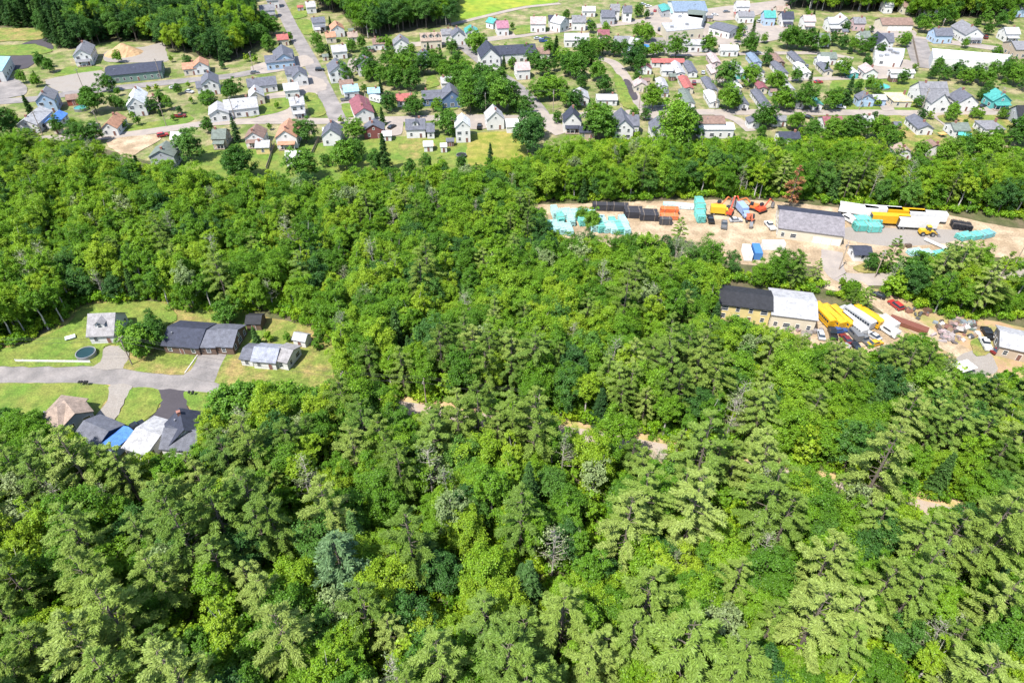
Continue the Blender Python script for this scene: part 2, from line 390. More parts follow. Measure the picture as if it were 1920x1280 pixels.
LOTS = [
    ('lawn', DRYLAWN, [(-300, 640), (60, 634), (150, 568), (340, 566), (590, 612), (632, 645), (640, 730), (440, 772), (390, 900), (240, 920), (60, 860), (-300, 850)], -.06),
    ('yard_ground', DIRT, [(985, 388), (1100, 381), (1300, 375), (1450, 377), (1600, 392), (1760, 400), (1880, 424), (1990, 440), (1990, 486), (1850, 482), (1720, 488), (1640, 500), (1610, 522), (1575, 545), (1545, 540), (1530, 500), (1400, 496), (1290, 484), (1180, 468), (1040, 440)], -.02),
    ('yard_gravel', GRAVEL, [(1590, 425), (1700, 428), (1780, 430), (1830, 440), (1760, 458), (1680, 462), (1610, 455), (1580, 445)], -.012),
    ('bus_yard_ground', DIRT, [(1430, 612), (1530, 580), (1660, 590), (1705, 640), (1650, 680), (1560, 690), (1450, 665)], -.02),
    ('junkyard_ground', surf('rusty_dirt', (.34, .22, .13), .95, .15, .3, .12, 3, col2=(.23, .22, .07), c2scale=.2), [(1625, 545), (1660, 545), (1760, 590), (1860, 600), (1990, 640), (1990, 760), (1860, 745), (1770, 700), (1700, 625)], -.03),
    ('junkyard_pad', GRAVEL, [(1795, 668), (1850, 655), (1870, 690), (1845, 708), (1790, 695)], .036),
    ('store_lot', GRAVEL, [(85, 150), (190, 132), (200, 155), (160, 172), (110, 172)], -.01),
    ('sand_lot', GRAVEL, [(200, 96), (270, 88), (305, 80), (312, 100), (312, 116), (200, 116)], -.02),
    ('school_drive', BLACKTOP, [(50, 79), (78, 72), (92, 74), (100, 92), (80, 90), (65, 82), (40, 84)], -.02),
    ('school_yard', ASPHALT, [(-80, 148), (20, 146), (48, 160), (42, 180), (-80, 192)], -.02),
    ('school_terrace', BLACKTOP, [(-80, 103), (58, 104), (52, 128), (-80, 140)], -.02),
    ('shop_forecourt', PALEROAD, [(470, 126), (500, 116), (572, 104), (590, 118), (560, 128), (480, 140)], -.006),
    ('corner_lot', PALEROAD, [(560, 138), (606, 150), (612, 168), (575, 176), (556, 165)], -.006),
    ('driveway', PALEROAD, [(520, 205), (545, 200), (560, 215), (560, 228), (470, 228), (500, 213)], -.006),
    ('driveway', PALEROAD, [(500, 178), (545, 170), (590, 172), (592, 178), (540, 182), (505, 188)], -.006),
    ('driveway', PALEROAD, [(655, 112), (668, 110), (672, 132), (645, 138)], -.006),
    ('driveway', PALEROAD, [(640, 190), (665, 182), (668, 194), (640, 198)], -.006),
    ('driveway', PALEROAD, [(880, 222), (918, 222), (916, 240), (884, 242)], -.006),
    ('driveway', PALEROAD, [(730, 228), (756, 228), (752, 252), (718, 256)], -.006),
    ('driveway', DIRT, [(205, 262), (290, 252), (300, 262), (255, 290), (262, 312), (240, 300), (205, 275)], -.006),
    ('shop_car_park', PALEROAD, [(1210, 18), (1250, 8), (1262, 40), (1330, 45), (1340, 70), (1290, 74), (1236, 66), (1212, 40)], -.006),
    ('shop_car_park', PALEROAD, [(1325, 20), (1460, 2), (1470, 14), (1400, 34), (1350, 40), (1330, 36)], -.008),
    ('shop_car_park', PALEROAD, [(1340, 60), (1420, 44), (1480, 52), (1470, 72), (1400, 84), (1340, 84)], -.01),
    ('shop_car_park', ASPHALT, [(1160, 80), (1240, 70), (1330, 84), (1300, 104), (1240, 100), (1180, 112)], -.012),
    ('garage_forecourt', PALEROAD, [(1632, 48), (1715, 58), (1712, 74), (1690, 72), (1640, 66)], -.006),
    ('trailer_yard', PALEROAD, [(1638, 118), (1700, 112), (1722, 128), (1690, 146), (1600, 148), (1620, 128)], -.01),
    ('concrete_lot', PALEROAD, [(1196, 200), (1240, 200), (1250, 214), (1236, 226), (1206, 222)], -.004),
    ('driveway', BLACKTOP, [(1168, 152), (1180, 151), (1196, 184), (1184, 187)], .012),
    ('driveway', PALEROAD, [(1645, 188), (1660, 186), (1678, 206), (1655, 208)], -.006),
    ('driveway', PALEROAD, [(1796, 200), (1815, 196), (1880, 202), (1880, 208), (1795, 209)], -.006),
    ('bare_patch', DIRT, [(1672, 232), (1700, 232), (1695, 250), (1675, 245)], -.02),
    ('driveway', GRAVEL, [(172, 690), (196, 652), (238, 650), (240, 672), (232, 692)], -.006),
    ('driveway', ASPHALT, [(346, 702), (372, 664), (426, 664), (410, 700), (402, 716)], -.006),
    ('driveway', GRAVEL, [(206, 722), (248, 724), (230, 758), (212, 792), (172, 788), (200, 752)], -.006),
    ('driveway', BLACKTOP, [(296, 732), (345, 732), (352, 760), (372, 800), (330, 815), (250, 810), (286, 780), (303, 756)], -.004),
    ('lawn', LAWN, [(-120, 716), (40, 718), (160, 717), (206, 724), (200, 748), (168, 790), (120, 830), (-120, 830)], -.025),
    ('lawn', LAWN, [(250, 727), (296, 731), (303, 752), (286, 778), (240, 812), (190, 855), (170, 830), (212, 796), (232, 758)], -.025),
    ('lawn', LAWN, [(346, 735), (420, 742), (400, 790), (372, 796), (352, 758)], -.025),
    ('lawn', LAWN, [(-60, 672), (60, 640), (130, 606), (160, 572), (300, 566), (330, 600), (230, 640), (196, 650), (174, 686), (-60, 686)], -.027),
    ('lawn', DRYLAWN, [(232, 692), (262, 655), (300, 648), (370, 662), (346, 702)], -.026),
    ('lawn', DRYLAWN, [(404, 716), (428, 662), (450, 640), (500, 640), (600, 645), (622, 660), (622, 726), (560, 740), (440, 730)], -.026),
    ('lawn', LAWN, [(300, 574), (470, 585), (500, 625), (440, 660), (440, 600)], -.028),
    ('lawn', LAWN, [(330, 300), (400, 270), (470, 268), (560, 270), (600, 268), (680, 256), (760, 256), (900, 250), (980, 255), (985, 300), (880, 330), (700, 335), (560, 350), (420, 338), (300, 338)], -.05),
    ('lawn', surf('rough_meadow', (.165, .195, .022), .95, .18, .3, .25, 2.0, col2=(.25, .21, .05), bump=.5, c2scale=.15), [(885, 252), (975, 250), (984, 298), (880, 312)], -.04),
    ('lawn', DRYLAWN, [(755, 258), (800, 256), (820, 285), (770, 300), (745, 285)], -.04),
    ('lawn', LAWN, [(205, 245), (225, 238), (325, 222), (352, 214), (365, 224), (330, 236), (210, 252)], -.04),
    ('lawn', LAWN, [(100, 142), (130, 124), (185, 124), (192, 130), (150, 140)], -.04),
    ('lawn', LAWN, [(-80, 92), (0, 86), (65, 84), (100, 96), (60, 104), (-80, 106)], -.04),
    ('lawn', DRYLAWN, [(-180, 56), (80, 54), (88, 68), (60, 76), (-180, 82)], -.04),
    ('lawn', LAWN, [(475, 218), (500, 188), (545, 184), (540, 205), (500, 216)], -.04),
    ('lawn', LAWN, [(570, 178), (592, 176), (612, 212), (585, 220)], -.04),
    ('lawn', LAWN, [(545, 16), (570, 14), (576, 30), (552, 36)], -.04), ('lawn', LAWN, [(555, 40), (580, 38), (592, 60), (570, 66)], -.04),
    ('lawn', LAWN, [(640, 196), (662, 196), (668, 216), (648, 220)], -.04),
    ('lawn', LAWN, [(690, 190), (715, 196), (712, 212), (690, 215)], -.04),
    ('lawn', MEADOW, [(840, -24), (1040, -24), (1045, 4), (985, 11), (930, 22), (845, 44)], -.05),
    ('lawn', LAWN, [(968, 50), (1000, 48), (1030, 58), (1000, 62), (965, 66)], -.04),
    ('lawn', LAWN, [(800, 148), (815, 142), (824, 160), (800, 166)], -.04),
    ('lawn', LAWN, [(1150, 142), (1166, 146), (1186, 190), (1196, 204), (1168, 200)], -.04),
    ('lawn', LAWN, [(815, 196), (850, 192), (858, 205), (825, 208)], -.04),
    ('lawn', DRYLAWN, [(1660, 220), (1700, 220), (1770, 262), (1800, 275), (1720, 290), (1690, 265)], -.04),
    ('lawn', LAWN, [(1560, 152), (1650, 146), (1720, 150), (1720, 206), (1570, 206)], -.045),
    ('lawn', DRYLAWN, [(1755, 218), (1830, 216), (1910, 220), (1910, 260), (1840, 275), (1800, 250)], -.042),
    ('lawn', DRYLAWN, [(1600, 500), (1640, 488), (1680, 500), (1660, 512), (1612, 512)], -.014),
    ('lawn', DRYLAWN, [(1830, 524), (1990, 524), (1990, 534), (1830, 536)], -.03),
    ('lawn', DRYLAWN, [(1820, 640), (1850, 632), (1862, 660), (1830, 668)], -.02),
]
def closed_curve(P, per=4):
    n_ = len(P); out = []
    for i in range(n_):
        p0, p1, p2, p3 = (Vector(P[(i + k) % n_]) for k in (-1, 0, 1, 2))
        for j in range(per):
            t = j / per
            c = .5 * ((2 * p1) + (p2 - p0) * t + (2 * p0 - 5 * p1 + 4 * p2 - p3) * t * t + (3 * p1 - p0 - 3 * p2 + p3) * t ** 3)
            out.append(tuple(c.lerp(p1.lerp(p2, t), .35)))
    return out
for nme, m, P, z in LOTS:
    sheet(nme, closed_curve(P), z, m)

# ------------------------------------------------------------------ houses and other buildings
CAMP = Vector((0, 0, CAM_H))
HOUSES = []          # (x, y, radius, label)
def win_mesh(wd, ht):
    m = MB()
    f = .09
    m.box(-wd / 2 - f, wd / 2 + f, -.05, .07, -f, 0, 0); m.box(-wd / 2 - f, wd / 2 + f, -.05, .05, ht, ht + f, 0)
    m.box(-wd / 2 - f, -wd / 2, -.05, .05, 0, ht, 0); m.box(wd / 2, wd / 2 + f, -.05, .05, 0, ht, 0)
    n = MB(); n.box(-wd / 2, wd / 2, -.05, .015, 0, ht)
    m.box(-wd / 2, wd / 2, -.04, .03, ht * .5 - .03, ht * .5 + .03, 0)
    return m.mesh('window', TRIM), n.mesh('pane', GLASS)
def put_win(k, root, q, rz):
    o = link('window', WIN[k][0], root, q, rz); link('pane', WIN[k][1], o)
WIN = {'n': win_mesh(.95, 1.35), 'w': win_mesh(1.7, 1.3), 's': win_mesh(.8, .8)}
_d = MB(); _d.box(-.55, .55, -.05, .05, 0, 2.1, 0); _d.box(-.45, .45, -.04, .075, .1, 2.0, 1)
DOORMESH = _d.mesh('door', TRIM, DOORM)
_d = MB(); _d.box(-1.35, 1.35, -.05, .06, 0, 2.25, 0)
for k in range(4): _d.box(-1.25, 1.25, -.04, .085, .06 + .54 * k, .06 + .54 * k + .5, 0)
GDOOR = _d.mesh('garage_door', TRIM)
_c = MB(); _c.box(-.38, .38, -.38, .38, -1.6, .9, 0); _c.box(-.44, .44, -.44, .44, .9, 1.02, 0)
CHIM = _c.mesh('chimney', BRICKM)
_c = MB(); _c.cyl((0, 0, -.8), (0, 0, .7), .12, .12, 8); _c.cyl((0, 0, .7), (0, 0, .85), .2, .2, 8)
VENT = _c.mesh('vent_pipe', STEEL)
_p = MB(); _p.box(-.07, .07, -.07, .07, 0, 1)
POST = _p.mesh('post', TRIM)

def gable(L, W, hw, hr, ov=.45, th=.2, hip=0.0):
    """wall and roof shapes of a ridged block, ridge along x"""
    wm, rm = MB(), MB()
    a, b = L / 2, W / 2
    if hip <= 0:
        wm.add([(-a, -b, 0), (a, -b, 0), (a, b, 0), (-a, b, 0), (-a, -b, hw), (a, -b, hw), (a, b, hw), (-a, b, hw), (-a, 0, hr), (a, 0, hr)],
               [(0, 1, 5, 4), (2, 3, 7, 6), (1, 2, 6, 9, 5), (3, 0, 4, 8, 7), (0, 3, 2, 1), (4, 5, 9, 8), (6, 7, 8, 9)])
        s = (hr - hw) / b
        A = a + ov; B = b + ov; zb = hw - s * ov + .02; zr = hr + .02
        vs = []
        for x in (-A, A):
            vs += [(x, -B, zb), (x, 0, zr), (x, B, zb), (x, B, zb + th), (x, 0, zr + th * 1.15), (x, -B, zb + th)]
        rm.add(vs, [(0, 1, 4, 5), (1, 2, 3, 4), (6, 11, 10, 7), (7, 10, 9, 8), (5, 4, 10, 11), (4, 3, 9, 10), (1, 0, 6, 7), (2, 1, 7, 8), (0, 5, 11, 6), (3, 2, 8, 9)])
    else:
        wm.box(-a, a, -b, b, 0, hw)
        A, B = a + ov, b + ov
        h = min(hip, A - .3)
        vs = [(-A, -B, hw - .05), (A, -B, hw - .05), (A, B, hw - .05), (-A, B, hw - .05), (-A, -B, hw + .12), (A, -B, hw + .12), (A, B, hw + .12), (-A, B, hw + .12), (-A + h, 0, hr), (A - h, 0, hr)]
        rm.add(vs, [(0, 3, 2, 1), (0, 1, 5, 4), (1, 2, 6, 5), (2, 3, 7, 6), (3, 0, 4, 7), (4, 5, 9, 8), (6, 7, 8, 9), (5, 6, 9), (7, 4, 8)])
    return wm, rm

def grid_angle(px, py):
    if px > 980: return 0.0
    if py > 208: return R(5)
    if px < 700: return R(18)
    return R(10)
def ridge_of(r, hr, snap=True, minlen=5.0):
    x1, y1, x2, y2 = r
    A, B = at(x1, y1, hr), at(x2, y2, hr)
    c = (A + B) / 2
    d = (B - A); Ln = max(minlen, d.xy.length)
    yaw = math.atan2(d.y, d.x)
    if snap:
        g = grid_angle((x1 + x2) / 2, (y1 + y2) / 2)
        k = round((yaw - g) / (math.pi / 2))
        q = g + k * math.pi / 2
        if abs(yaw - q) < R(38): yaw = q
    return c, Ln, yaw
def put_block(root, base, c, Ln, W, hw, hr, yaw, roof, wall, hip=0, ov=.45, windows=True, door=True, z0=0, gdoors=0, wname='wall', rname='roof', allow=None):
    wm, rm = gable(Ln, W, hw, hr, ov, .2, hip)
    loc = Vector((c.x, c.y, z0)) - base
    wo = link(wname, wm.mesh(wname, wall), root, loc, yaw)
    ro = link(rname, rm.mesh(rname, roof), root, loc, yaw)
    M = Matrix.Translation(loc) @ Matrix.Rotation(yaw, 4, 'Z')
    st = 2 if hw >= 4.8 else 1
    best = None
    walls = [(Vector((0, -W / 2, 0)), Vector((0, -1, 0)), Ln, 0), (Vector((0, W / 2, 0)), Vector((0, 1, 0)), Ln, 0),
             (Vector((Ln / 2, 0, 0)), Vector((1, 0, 0)), W, 1), (Vector((-Ln / 2, 0, 0)), Vector((-1, 0, 0)), W, 1)]
    R3 = Matrix.Rotation(yaw, 3, 'Z')
    vis = []
    for p, n, ln, end in walls:
        nw = R3 @ n
        tocam = (CAMP - c).normalized()
        f = nw.dot(Vector((tocam.x, tocam.y, 0)).normalized())
        if f > .12: vis.append((f, p, n, ln, end))
    vis.sort(key=lambda t: -t[0])
    for k, (f, p, n, ln, end) in enumerate(vis):
        t = Vector((-n.y, n.x, 0))
        rz = yaw + math.atan2(n.y, n.x) - math.pi / 2
        nwin = max(1, int(ln / 2.9)) if windows else 0
        xs = [(-ln / 2 + ln * (i + .5) / nwin) for i in range(nwin)]
        isd = k == 0 and door
        for s in range(st):
            zb = .95 + s * 2.55
            for i, x in enumerate(xs):
                if s == 0 and gdoors and k == 0 and i >= nwin - int(math.ceil(gdoors * 2.95 / 2.9)): continue
                if s == 0 and isd and i == nwin // 2 and nwin > 1: continue
                q = M @ (p + t * x + n * .012 + Vector((0, 0, zb)))
                if zb + 1.5 > hw: q.z = z0 - base.z + max(.5, hw - 1.75)
                put_win('w' if (i + s) % 3 == 1 else 'n', root, q, rz)
        if isd and nwin > 1 or (isd and not windows):
            q = M @ (p + t * (xs[nwin // 2] if xs else 0) + n * .014 + Vector((0, 0, .02)))
            link('door', DOORMESH, root, q, rz)
        if gdoors and k == 0:
            for j in range(gdoors):
                q = M @ (p + t * (ln / 2 - 1.6 - 2.95 * j) + n * .014 + Vector((0, 0, .02)))
                link('garage_door', GDOOR, root, q, rz)
        if end and hr - hw > 1.9 and hip <= 0 and windows:
            q = M @ (p + n * .012 + Vector((0, 0, hw + .15)))
            put_win('s', root, q, rz)
    return M, vis, ro
def add_porch(root, M, side, roofm_, depth=2.2, hgt=2.5):
    f, p, n, ln, end = side
    t = Vector((-n.y, n.x, 0))
    ln = min(ln * .8, 9)
    ang = math.atan2(n.y, n.x) - math.pi / 2
    ML = M @ Matrix.Translation(p) @ Matrix.Rotation(ang, 4, 'Z')
    d = MB(); d.box(-ln / 2, ln / 2, .015, depth, .05, .38, 0, ML); deck = d.build('porch_deck', root, WOOD)
    r = MB()
    r.add([(-ln / 2 - .2, .02, hgt + .5), (ln / 2 + .2, .02, hgt + .5), (ln / 2 + .2, depth + .3, hgt), (-ln / 2 - .2, depth + .3, hgt),
           (-ln / 2 - .2, .02, hgt + .66), (ln / 2 + .2, .02, hgt + .66), (ln / 2 + .2, depth + .3, hgt + .14), (-ln / 2 - .2, depth + .3, hgt + .14)],
          [(0, 3, 2, 1), (4, 5, 6, 7), (0, 1, 5, 4), (1, 2, 6, 5), (2, 3, 7, 6), (3, 0, 4, 7)], 0, ML)
    r.build('porch_roof', root, roofm_)
    k = 4
    for i in range(k):
        q = ML @ Vector((-ln / 2 + .15 + (ln - .3) * i / (k - 1), depth - .1, .38))
        link('porch_post', POST, deck, q, 0, (1, 1, hgt - .36))
def add_dormer(root, base, c, yaw, Ln, W, hw, hr, roof, wall, u=0.0, side=-1, dw=2.4):
    """small gabled dormer on the slope that faces side"""
    sl = (hr - hw) / (W / 2)
    v0 = side * W * .34
    zt = hw + .25 * (hr - hw)
    wm, rm = MB(), MB()
    dep = W * .3
    zb = hr - sl * abs(v0) - .1
    h = 1.5
    Mx = Matrix.Translation(Vector((c.x, c.y, 0)) - base) @ Matrix.Rotation(yaw, 4, 'Z')
    prof = [(-dw / 2, zb), (dw / 2, zb), (dw / 2, zb + h), (0, zb + h + .8), (-dw / 2, zb + h)]
    prof = [(u + p, q) for p, q in prof]
    y0, y1 = sorted((v0, v0 - side * dep))
    wm.prism(prof, y0, y1, 0, Mx)
    dwo = wm.build('dormer_wall', root, wall)
    e = .25
    pr = [(u - dw / 2 - e, zb + h - .2), (u, zb + h + .82), (u + dw / 2 + e, zb + h - .2), (u + dw / 2 + e, zb + h - .02), (u, zb + h + 1.0), (u - dw / 2 - e, zb + h - .02)]
    yy0, yy1 = sorted((v0 + side * .3, v0 - side * dep))
    # split in two convex halves
    rm.prism([pr[0], pr[1], pr[4], pr[5]], yy0, yy1, 0, Mx); rm.prism([pr[1], pr[2], pr[3], pr[4]], yy0, yy1, 0, Mx)
    rm.build('dormer_roof', root, roof)
    q = Mx @ Vector((u, v0 + side * .012, zb + .3))
    link('window', WIN['n'][0], dwo, q, yaw + (math.pi if side < 0 else 0)); link('window_pane', WIN['n'][1], dwo, q, yaw + (math.pi if side < 0 else 0))
def article(roof): return ROOFWORD.get(roof, roof)
def house(r, W, hw, hr, roof, wall, where, kind='house', wings=(), porch=False, dormers=0, hip=0, chim=1, snap=True, gdoors=0, windows=True, cat='house', door=True, minlen=6.0, vents=0, label=None, name=None, ov=.45, group=None):
    if snap and W > 4: W *= .92; hw *= .94; hr *= .94; minlen *= .92; ov = min(ov, .32)
    c, Ln, yaw = ridge_of(r, hr, snap, minlen)
    if snap: Ln *= .95
    base = Vector((c.x, c.y, 0))
    root = empty(name or kind.replace(' ', '_').replace('-', '_'), base)
    rm_, wm_ = roofm(roof), wallm(wall)
    M, vis, ro = put_block(root, base, c, Ln, W, hw, hr, yaw, rm_, wm_, hip, ov, windows, door, gdoors=gdoors)
    for wg in wings:
        r2, W2, hw2, hr2, rf2 = wg[:5]
        wl2 = wg[5] if len(wg) > 5 else wall
        c2, L2, y2 = ridge_of(r2, hr2, snap, 3.0)
        if len(wg) > 6: L2 = max(L2, wg[6])
        put_block(root, base, c2, L2, W2, hw2, hr2, y2, roofm(rf2), wallm(wl2), 0, .35, windows, False, wname='wing_wall', rname='wing_roof')
    if porch and vis: add_porch(root, M, vis[0], rm_)
    if dormers:
        sd_ = -1
        if (Matrix.Rotation(yaw, 3, 'Z') @ Vector((0, -1, 0))).dot(CAMP - c) < 0: sd_ = 1
        for i in range(dormers):
            add_dormer(root, base, c, yaw, Ln, W, hw, hr, rm_, wm_, -Ln / 2 + Ln * (i + .5) / dormers, sd_)
    if chim:
        link('chimney', CHIM, ro, (Ln * random.choice((-.28, .2, .3)), random.uniform(-.6, .6), hr), 0)
    for i in range(vents):
        link('vent_pipe', VENT, ro, (Ln * random.uniform(-.35, .35), -W * .2, hr - (hr - hw) * .4), 0)
    lab = label or '%s %s with %s roof %s' % (WALLWORD.get(wall, wall), kind, article(roof), where)
    tag(root, lab, cat, group)
    HOUSES.append((c.x, c.y, max(Ln, W) / 2, lab, (WALLWORD.get(wall, wall), kind, article(roof), where)))
    return root
def flat(corners, h, roof, wall, where, kind='building', parapet=.5, label=None, units=0, name=None):
    P = [at(x, y, h) for x, y in corners]
    c = sum(P, Vector()) / 4; base = Vector((c.x, c.y, 0))
    root = empty(name or kind.replace(' ', '_'), base)
    def q(p, k, z): d = (p - c); return ((d.x) * k, (d.y) * k, z)
    b = MB(); b.add([q(p, 1, 0) for p in P] + [q(p, 1, h) for p in P], [(3, 2, 1, 0), (0, 1, 5, 4), (1, 2, 6, 5), (2, 3, 7, 6), (3, 0, 4, 7), (4, 5, 6, 7)])
    o = b.build('wall', root, wallm(wall))
    b = MB(); b.add([q(p, 1.004, h + .004) for p in P] + [q(p, 1.004, h + .25) for p in P], [(3, 2, 1, 0), (0, 1, 5, 4), (1, 2, 6, 5), (2, 3, 7, 6), (3, 0, 4, 7), (4, 5, 6, 7)])
    b.build('roof', root, roofm(roof))
    for i in range(units):
        t, s = random.uniform(.2, .8), random.uniform(.25, .75)
        p = (P[0].lerp(P[1], t)).lerp(P[3].lerp(P[2], t), s) - c
        b = MB(); b.box(p.x - .9, p.x + .9, p.y - .7, p.y + .7, h + .26, h + 1.3); b.build('roof_unit', root, STEEL)
    # windows and doors along the walls that face the camera
    for i in range(4):
        A, B = P[i] - c, P[(i + 1) % 4] - c
        d = (B - A); ln = d.xy.length
        n = Vector((d.y, -d.x, 0)).normalized()
        if n.dot((A + B) / 2) < 0: n = -n
        if n.dot(Vector((CAMP.x - c.x, CAMP.y - c.y, 0)).normalized()) < .25: continue
        k = max(1, int(ln / 4.5)); rz = math.atan2(n.y, n.x) - math.pi / 2
        for j in range(k):
            p = A.lerp(B, (j + .5) / k); p = Vector((p.x, p.y, 1.1 if j else .02)) + n * .014
            if j == 0: link('door', DOORMESH, root, p, rz)
            else: put_win('w', root, p, rz)
    lab = label or '%s %s with flat %s roof %s' % (WALLWORD.get(wall, wall), kind, article(roof), where)
    tag(root, lab, 'building'); HOUSES.append((c.x, c.y, 10, lab, (WALLWORD.get(wall, wall), kind, article(roof), where)))
    return root
def mobile(r, roof, wall, where, W=4.6):
    return house(r, W, 2.7, 3.5, roof, wall, where, 'mobile home', chim=0, cat='mobile home', minlen=9, vents=1, group='mobile homes in the trailer park')

# ---- near houses by the residential road (lower left of the photograph)
NEAR = dict(snap=False, group='houses along the residential road')
house((168, 589, 214, 587), 9.5, 3.0, 6.6, 'warmgrey', 'white', 'behind the driveway left of the dark ranch house', dormers=1, chim=0, **NEAR)
house((318, 613, 383, 618), 10, 2.9, 4.9, 'navy', 'brown', 'above the walled lawn', 'long ranch house', gdoors=0, vents=1, chim=0,
      wings=[((383, 620, 410, 620), 9.4, 2.8, 4.5, 'slate', 'brown'), ((409, 617, 444, 619), 9.0, 2.9, 4.9, 'slate', 'brown')], **NEAR)
house((480, 651, 521, 654), 6.6, 2.9, 4.5, 'paleblue', 'white', 'beside the yellowing lawn at the wood', 'small house', chim=0, dormers=0,
      wings=[((458, 653, 479, 655), 6.0, 2.4, 3.4, 'slate', 'white'), ((524, 652, 548, 657), 6.6, 2.9, 4.2, 'warmgrey', 'white')], **NEAR)
house((556, 624, 572, 627), 3.2, 2.3, 3.4, 'ltgrey', 'white', 'behind the small house by the wood', 'garden shed', windows=False, chim=0, minlen=3.6, cat='shed', snap=False, ov=.25)
house((464, 592, 489, 592), 4.5, 2.4, 3.5, 'black', 'brown', 'in the trees behind the ranch house', 'shed', windows=False, chim=0, minlen=4, cat='shed', snap=False, ov=.25)
house((82, 758, 128, 764), 10, 3.0, 5.3, 'tan', 'grey', 'on the big lower left lawn', 'hipped house', hip=4.0, vents=1, chim=0, wings=[((122, 752, 140, 775), 6.5, 2.9, 4.6, 'tan', 'grey')], **NEAR)
house((160, 790, 202, 808), 7.0, 2.6, 4.0, 'slate', 'navy', 'at the end of the gravel drive', 'garage', windows=True, chim=0, cat='garage', snap=False)
house((337, 768, 345, 805), 7.5, 4.6, 7.4, 'navy', 'white', 'at the end of the black driveway', 'gabled house', chim=1, vents=1,
      wings=[((310, 803, 372, 808), 7.5, 4.0, 6.4, 'slate', 'white'), ((258, 803, 300, 816), 10, 2.7, 3.9, 'ltgrey', 'white')], **NEAR)
house((206, 828, 232, 808), 4.0, 2.5, 3.2, 'blue', 'ltblue', 'left of the white metal annex', 'lean-to shed', windows=False, chim=0, cat='shed', snap=False, minlen=6, ov=.2)

# ---- yard buildings
ydb = house((1463, 394, 1582, 409), 15.5, 3.8, 6.2, 'violet', 'cream', 'in the pipe yard', 'long metal warehouse', chim=0, snap=False, gdoors=3, cat='warehouse', windows=True, ov=.3)
for o_ in ydb.children:
    if o_.name.startswith('roof'):
        o_.data.materials.append(roofm('navy'))
        for fi in (1, 3, 5, 7, 9): o_.data.polygons[fi].material_index = 1
house((1601, 463, 1631, 463), 5, 2.6, 3.8, 'navy', 'white', 'in the middle of the yard entrance', 'small office hut', chim=0, snap=False, cat='hut', minlen=4)
house((1350, 545, 1447, 557), 9, 5.4, 6.6, 'black', 'yellow', 'left half of the bus yard workshop', 'workshop', chim=0, snap=False, cat='workshop',
      wings=[((1448, 556, 1530, 566), 12.5, 4.6, 6.2, 'ltgrey', 'cream')], label='yellow workshop with black roof and white metal roofed right half above the buses')
house((1878, 622, 1960, 640), 9, 3.4, 4.8, 'ltgrey', 'tan', 'at the right edge above the junkyard', 'metal shed', chim=0, snap=False, cat='shed')

# ---- left part of the town
T = dict(group='houses in the town')
house((139, 79, 168, 91), 9, 5.5, 8.5, 'grey', 'white', 'at the edge of the dark wood', porch=True, **T)
house((198, 125, 303, 121), 17, 4, 5.6, 'navy', 'green', 'below the sand pile', 'wide store', chim=0, vents=3, cat='store')
house((341, 119, 366, 117), 8, 3.5, 5.5, 'orange', 'cream', 'under the dark wood left of the street', wings=[((371, 107, 377, 116), 7, 4, 6.2, 'orange', 'white', 8)], **T)
house((386, 134, 395, 148), 8, 5.5, 8, 'slate', 'white', 'left of the cross street with a low wing', wings=[((368, 155, 384, 151), 6, 3, 5, 'slate')], minlen=10, **T)
house((78, 163, 87, 176), 8, 6, 9, 'grey', 'ltblue', 'below the school yard', 'tall house', minlen=10, **T)
house((50, 202, 70, 222), 9, 4, 6.5, 'ltgrey', 'white', 'right of the huge round tree at the left edge', minlen=12, **T)
house((98, 209, 107, 222), 6, 3, 4.6, 'blue', 'white', 'in front of the tall house at the left', 'small house', **T)
house((129, 178, 141, 177), 5, 3, 4.5, 'brown', 'red', 'above the round green pool', 'shed', chim=0, cat='shed', windows=False, **T)
house((258, 161, 246, 184), 8, 5.5, 9, 'white', 'white', 'below the wide navy roofed store', 'steep house', **T)
house((272, 180, 293, 178), 8, 3.5, 5.5, 'tan', 'white', 'right of the steep white house', **T)
house((214, 211, 204, 231), 7, 3.5, 6, 'orange', 'white', 'standing alone above the bend of front street', 'small house', **T)
house((30, 265, 62, 268), 9, 3.5, 5.5, 'ltgrey', 'white', 'half hidden under the huge round tree', 'low house', **T)
house((318, 265, 292, 284), 10, 5, 7.4, 'green', 'grey', 'with deep front porch by the dirt drive', porch=True, **T)
house((322, 250, 345, 245), 7, 3, 4.8, 'white', 'white', 'behind the green roofed porch house', 'garage', cat='garage', chim=0, **T)
flat([(-70, 105), (20, 107), (4, 134), (-70, 142)], 5, 'skyblue', 'white', 'at the left edge by the dark terrace', 'school building', units=1)
house((455, 14, 473, 11), 8, 4.5, 7, 'navy', 'white', 'left of the top of the hill street', 'small house', **T)
house((486, 12, 512, 7), 8, 5, 7.5, 'grey', 'white', 'beside the top of the hill street with porch', porch=True, **T)
house((487, 38, 497, 36), 7, 3.5, 5.5, 'ltgrey', 'white', 'among trees left of the hill street', 'small house', **T)
house((518, 66, 539, 64), 7, 3.5, 5.5, 'red', 'cream', 'left of the hill street', **T)
house((495, 106, 548, 100), 12, 4, 6, 'slate', 'ltblue', 'at the street crossing with green awning', 'shop', chim=0, cat='shop', vents=2, wings=[((522, 85, 537, 101), 10, 4, 7, 'slate')])
house((533, 127, 560, 123), 9, 5, 7.5, 'slate', 'white', 'at the lower left corner of the crossing', wings=[((556, 124, 562, 134), 7, 4.5, 7, 'slate')], **T)
house((462, 146, 516, 146), 10, 3.5, 6, 'slate', 'white', 'left of the corner house below the crossing', 'long house', **T)
house((473, 160, 483, 172), 7, 4, 6.5, 'ltgrey', 'cream', 'above the big pale roofed house', 'small house', **T)
house((530, 158, 558, 154), 10, 4, 6, 'ltgrey', 'white', 'left of the hill street below the corner house', porch=False, **T)
